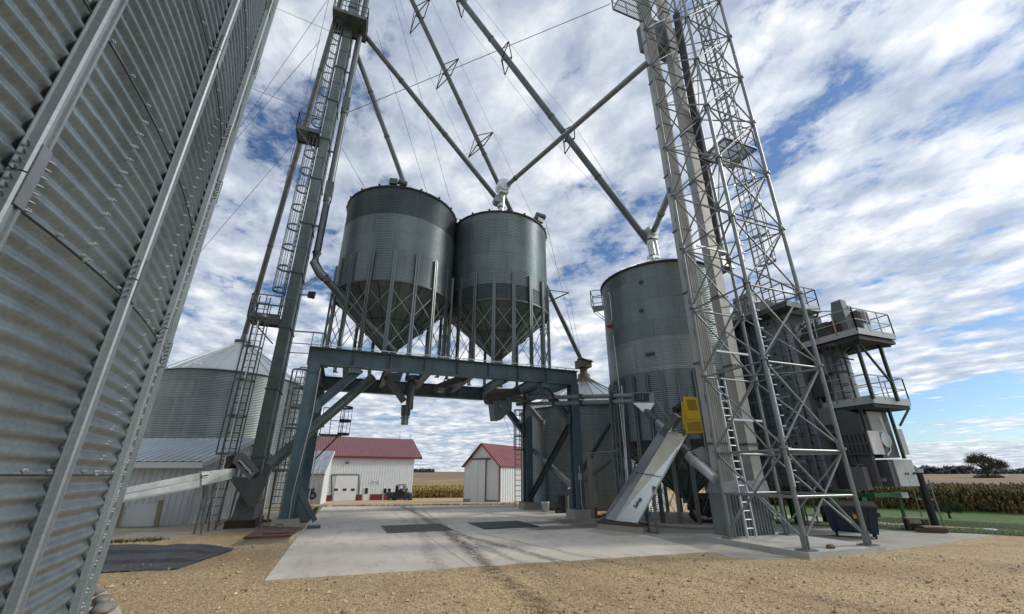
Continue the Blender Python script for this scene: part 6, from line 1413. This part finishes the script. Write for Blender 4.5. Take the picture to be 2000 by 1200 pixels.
def woods(name, label, az0, az1, d, h0, h1, n, m_, seed):
    rg = random.Random(seed); vs = []; fs = []; k = 0
    for _ in range(n):
        a = R(rg.uniform(az0, az1)); dd = d*rg.uniform(.97, 1.03); x, y = math.sin(a)*dd, math.cos(a)*dd
        hmax = h0+(h1-h0)*(.5+.5*mnoise.noise(Vector((math.degrees(a)*1.3, seed, 0)))+.25*mnoise.noise(Vector((math.degrees(a)*6, seed, 3))))
        p = V(x, y, ground_h(x, y)+rg.uniform(0, max(.3, hmax))); s_ = h1*.22; q = nrm(V(rg.gauss(0, 1), rg.gauss(0, 1), rg.gauss(0, 1))); b = nrm(np.cross(q, (0, .3, 1)))
        vs += [p+q*s_, p+b*s_*.8, p-q*s_, p-b*s_*.8]; fs.append((k, k+1, k+2, k+3)); k += 4
    tag(MB().add(vs, fs).build(name, m_), label, 'trees', None, 'stuff')
woods('far_woods', 'low dark tree line on the horizon right of the dryer', 58, 66.2, 420, 2, 6.5, 3500, M['hazed_wood'], 1)
woods('far_woods', 'dark clump of trees on the hill crest beside the workshop', 8.0, 11.0, 300, 1.2, 2.6, 1500, M['hazed_wood'], 3)
woods('far_hills_trees', 'hazy blue wooded ridge on the far right horizon', 64, 80, 1500, 4, 17, 5000, M['hazed_wood'], 7)
# pebbles on the gravel in front
def pebbles(n):
    vs = []; fs = []; k = 0
    base_ = [(1, 0, 0), (-.5, .87, 0), (-.5, -.87, 0), (0, 0, .8), (0, 0, -.5)]
    for _ in range(n):
        d = 4.2+10*random.random()**1.6; a = R(random.uniform(-36, 82)); x, y = math.sin(a)*d, math.cos(a)*d
        on = x > -.98 and y > 7.5 and (y > 9.1-.053*(x+.94) or x > 8.2) and x < 20
        if on and (random.random() > .25 or y > 10.5 and abs(x-3.2) > .8): continue
        if (x-BC[0])**2+(y-BC[1])**2 < (BR+.3)**2: continue
        if x > 8 and y > 7.25: continue
        if on and y > 9.1 and random.random() > math.exp(-(y-9.0)*1.6): continue
        if y > 15.3: continue
        s_ = random.uniform(.006, .018) if random.random() < .96 else random.uniform(.02, .042); th = random.random()*6.28; c, s2 = math.cos(th), math.sin(th); e = random.uniform(.6, 1.4)
        for (bx, by, bz) in base_: vs.append((x+(c*bx*e-s2*by)*s_, y+(s2*bx*e+c*by)*s_, bz*s_+s_*.35))
        fs += [(k, k+1, k+3), (k+1, k+2, k+3), (k+2, k, k+3), (k+1, k, k+4), (k+2, k+1, k+4), (k, k+2, k+4)]; k += 5
    tag(MB().add(vs, fs).build('gravel_stones', M['pebble']), 'loose tan gravel stones scattered over the ground in front', 'gravel', None, 'stuff')
pebbles(26000)
def tufts(n):
    vs = []; fs = []; k = 0
    for _ in range(n):
        a = R(random.uniform(58, 76)); d = 19.8+14*random.random()**1.4; x, y = math.sin(a)*d, math.cos(a)*d; z = ground_h(x, y)+.02; th = random.random()*6.28; h = random.uniform(.03, .07); w_ = .008
        vs += [(x-w_, y, z), (x+w_, y, z), (x+math.cos(th)*.02, y+math.sin(th)*.02, z+h)]; fs.append((k, k+1, k+2)); k += 3
    tag(MB().add(vs, fs).build('grass_blades', M['bush']), 'short green grass blades of the lawn edge', 'grass', None, 'stuff')
tufts(20000)

EXPL = ('inner_bracing', 'gusset_plate', 'flange', 'splice_plate', 'coupler', 'telescope_box', 'boot_frame', 'clamp', 'coupling', 'truss_arm', 'duct_band', 'ladder_step', 'catwalk_bracket', 'grain_downpipe', 'platform_strut', 'base_beam', 'post', 'handle', 'band', 'slot', 'antenna', 'lower_panel', 'rust_streaks', 'side_pocket', 'cone_seam', 'red_trim', 'door_trim', 'wainscot', 'conduit', 'bracket', 'strut', 'support_leg', 'deck_frame', 'intake_slot', 'frame', 'pipework', 'gas_train', 'bracing_cable', 'exhaust_duct', 'hand_rail')
for o_ in list(S.objects):
    if o_.type == 'MESH' and o_.name.split('.')[0] in EXPL and o_.parent is not None and len(o_.data.vertices) < 6000: explode(o_)

def weeds(n):
    vs = []; fs = []; k = 0
    edges = [((-1.0, 19), (-.85, 27.5)), ((-9, 15.3), (-4.2, 15.5)), ((10.2, 17), (10.4, 25.5)), ((-9, 27.2), (-1, 27.6)), ((-.8, 28.1), (10, 26.2)), ((-3.3, 19.7), (-2.2, 19.8)), ((9.8, 16.6), (13, 19.3))]
    for _ in range(n):
        (xa, ya), (xb, yb) = edges[random.randrange(len(edges))]; t_ = random.random(); c = .5+.5*mnoise.noise(Vector((xa+t_*7, ya, 1)))
        if random.random() > c: continue
        x = xa+(xb-xa)*t_+random.gauss(0, .09); y = ya+(yb-ya)*t_+random.gauss(0, .12); z = ground_h(x, y)
        for q in range(5):
            th = random.random()*6.28; h = random.uniform(.03, .13); vs += [(x-.006, y, z), (x+.006, y, z), (x+math.cos(th)*.06, y+math.sin(th)*.06, z+h)]; fs.append((k, k+1, k+2)); k += 3
    tag(MB().add(vs, fs).build('weeds', M['weed']), 'thin green and dry weeds along the edges of the concrete', 'weeds', None, 'stuff')
weeds(5000)

def creep():
    vs = []; fs = []; k = 0
    n = 90; A_ = V(-.94, 9.14, 0); B_ = V(8.16, 8.67, 0)
    for i in range(n+1):
        t_ = i/n; p = A_+(B_-A_)*t_; w_ = .03+.16*max(0, mnoise.noise(Vector((t_*9, 3, 0))))+.07*max(0, mnoise.noise(Vector((t_*40, 8, 0))))
        vs += [(p[0], p[1]-.12, .002), (p[0], p[1]-.01, .018), (p[0], p[1]+w_, .0145)]
    for i in range(n):
        for j in range(2): fs.append((i*3+j, (i+1)*3+j, (i+1)*3+j+1, i*3+j+1))
    struct(MB().add(vs, fs, True).build('gravel_edge', M['gravel']))
creep()
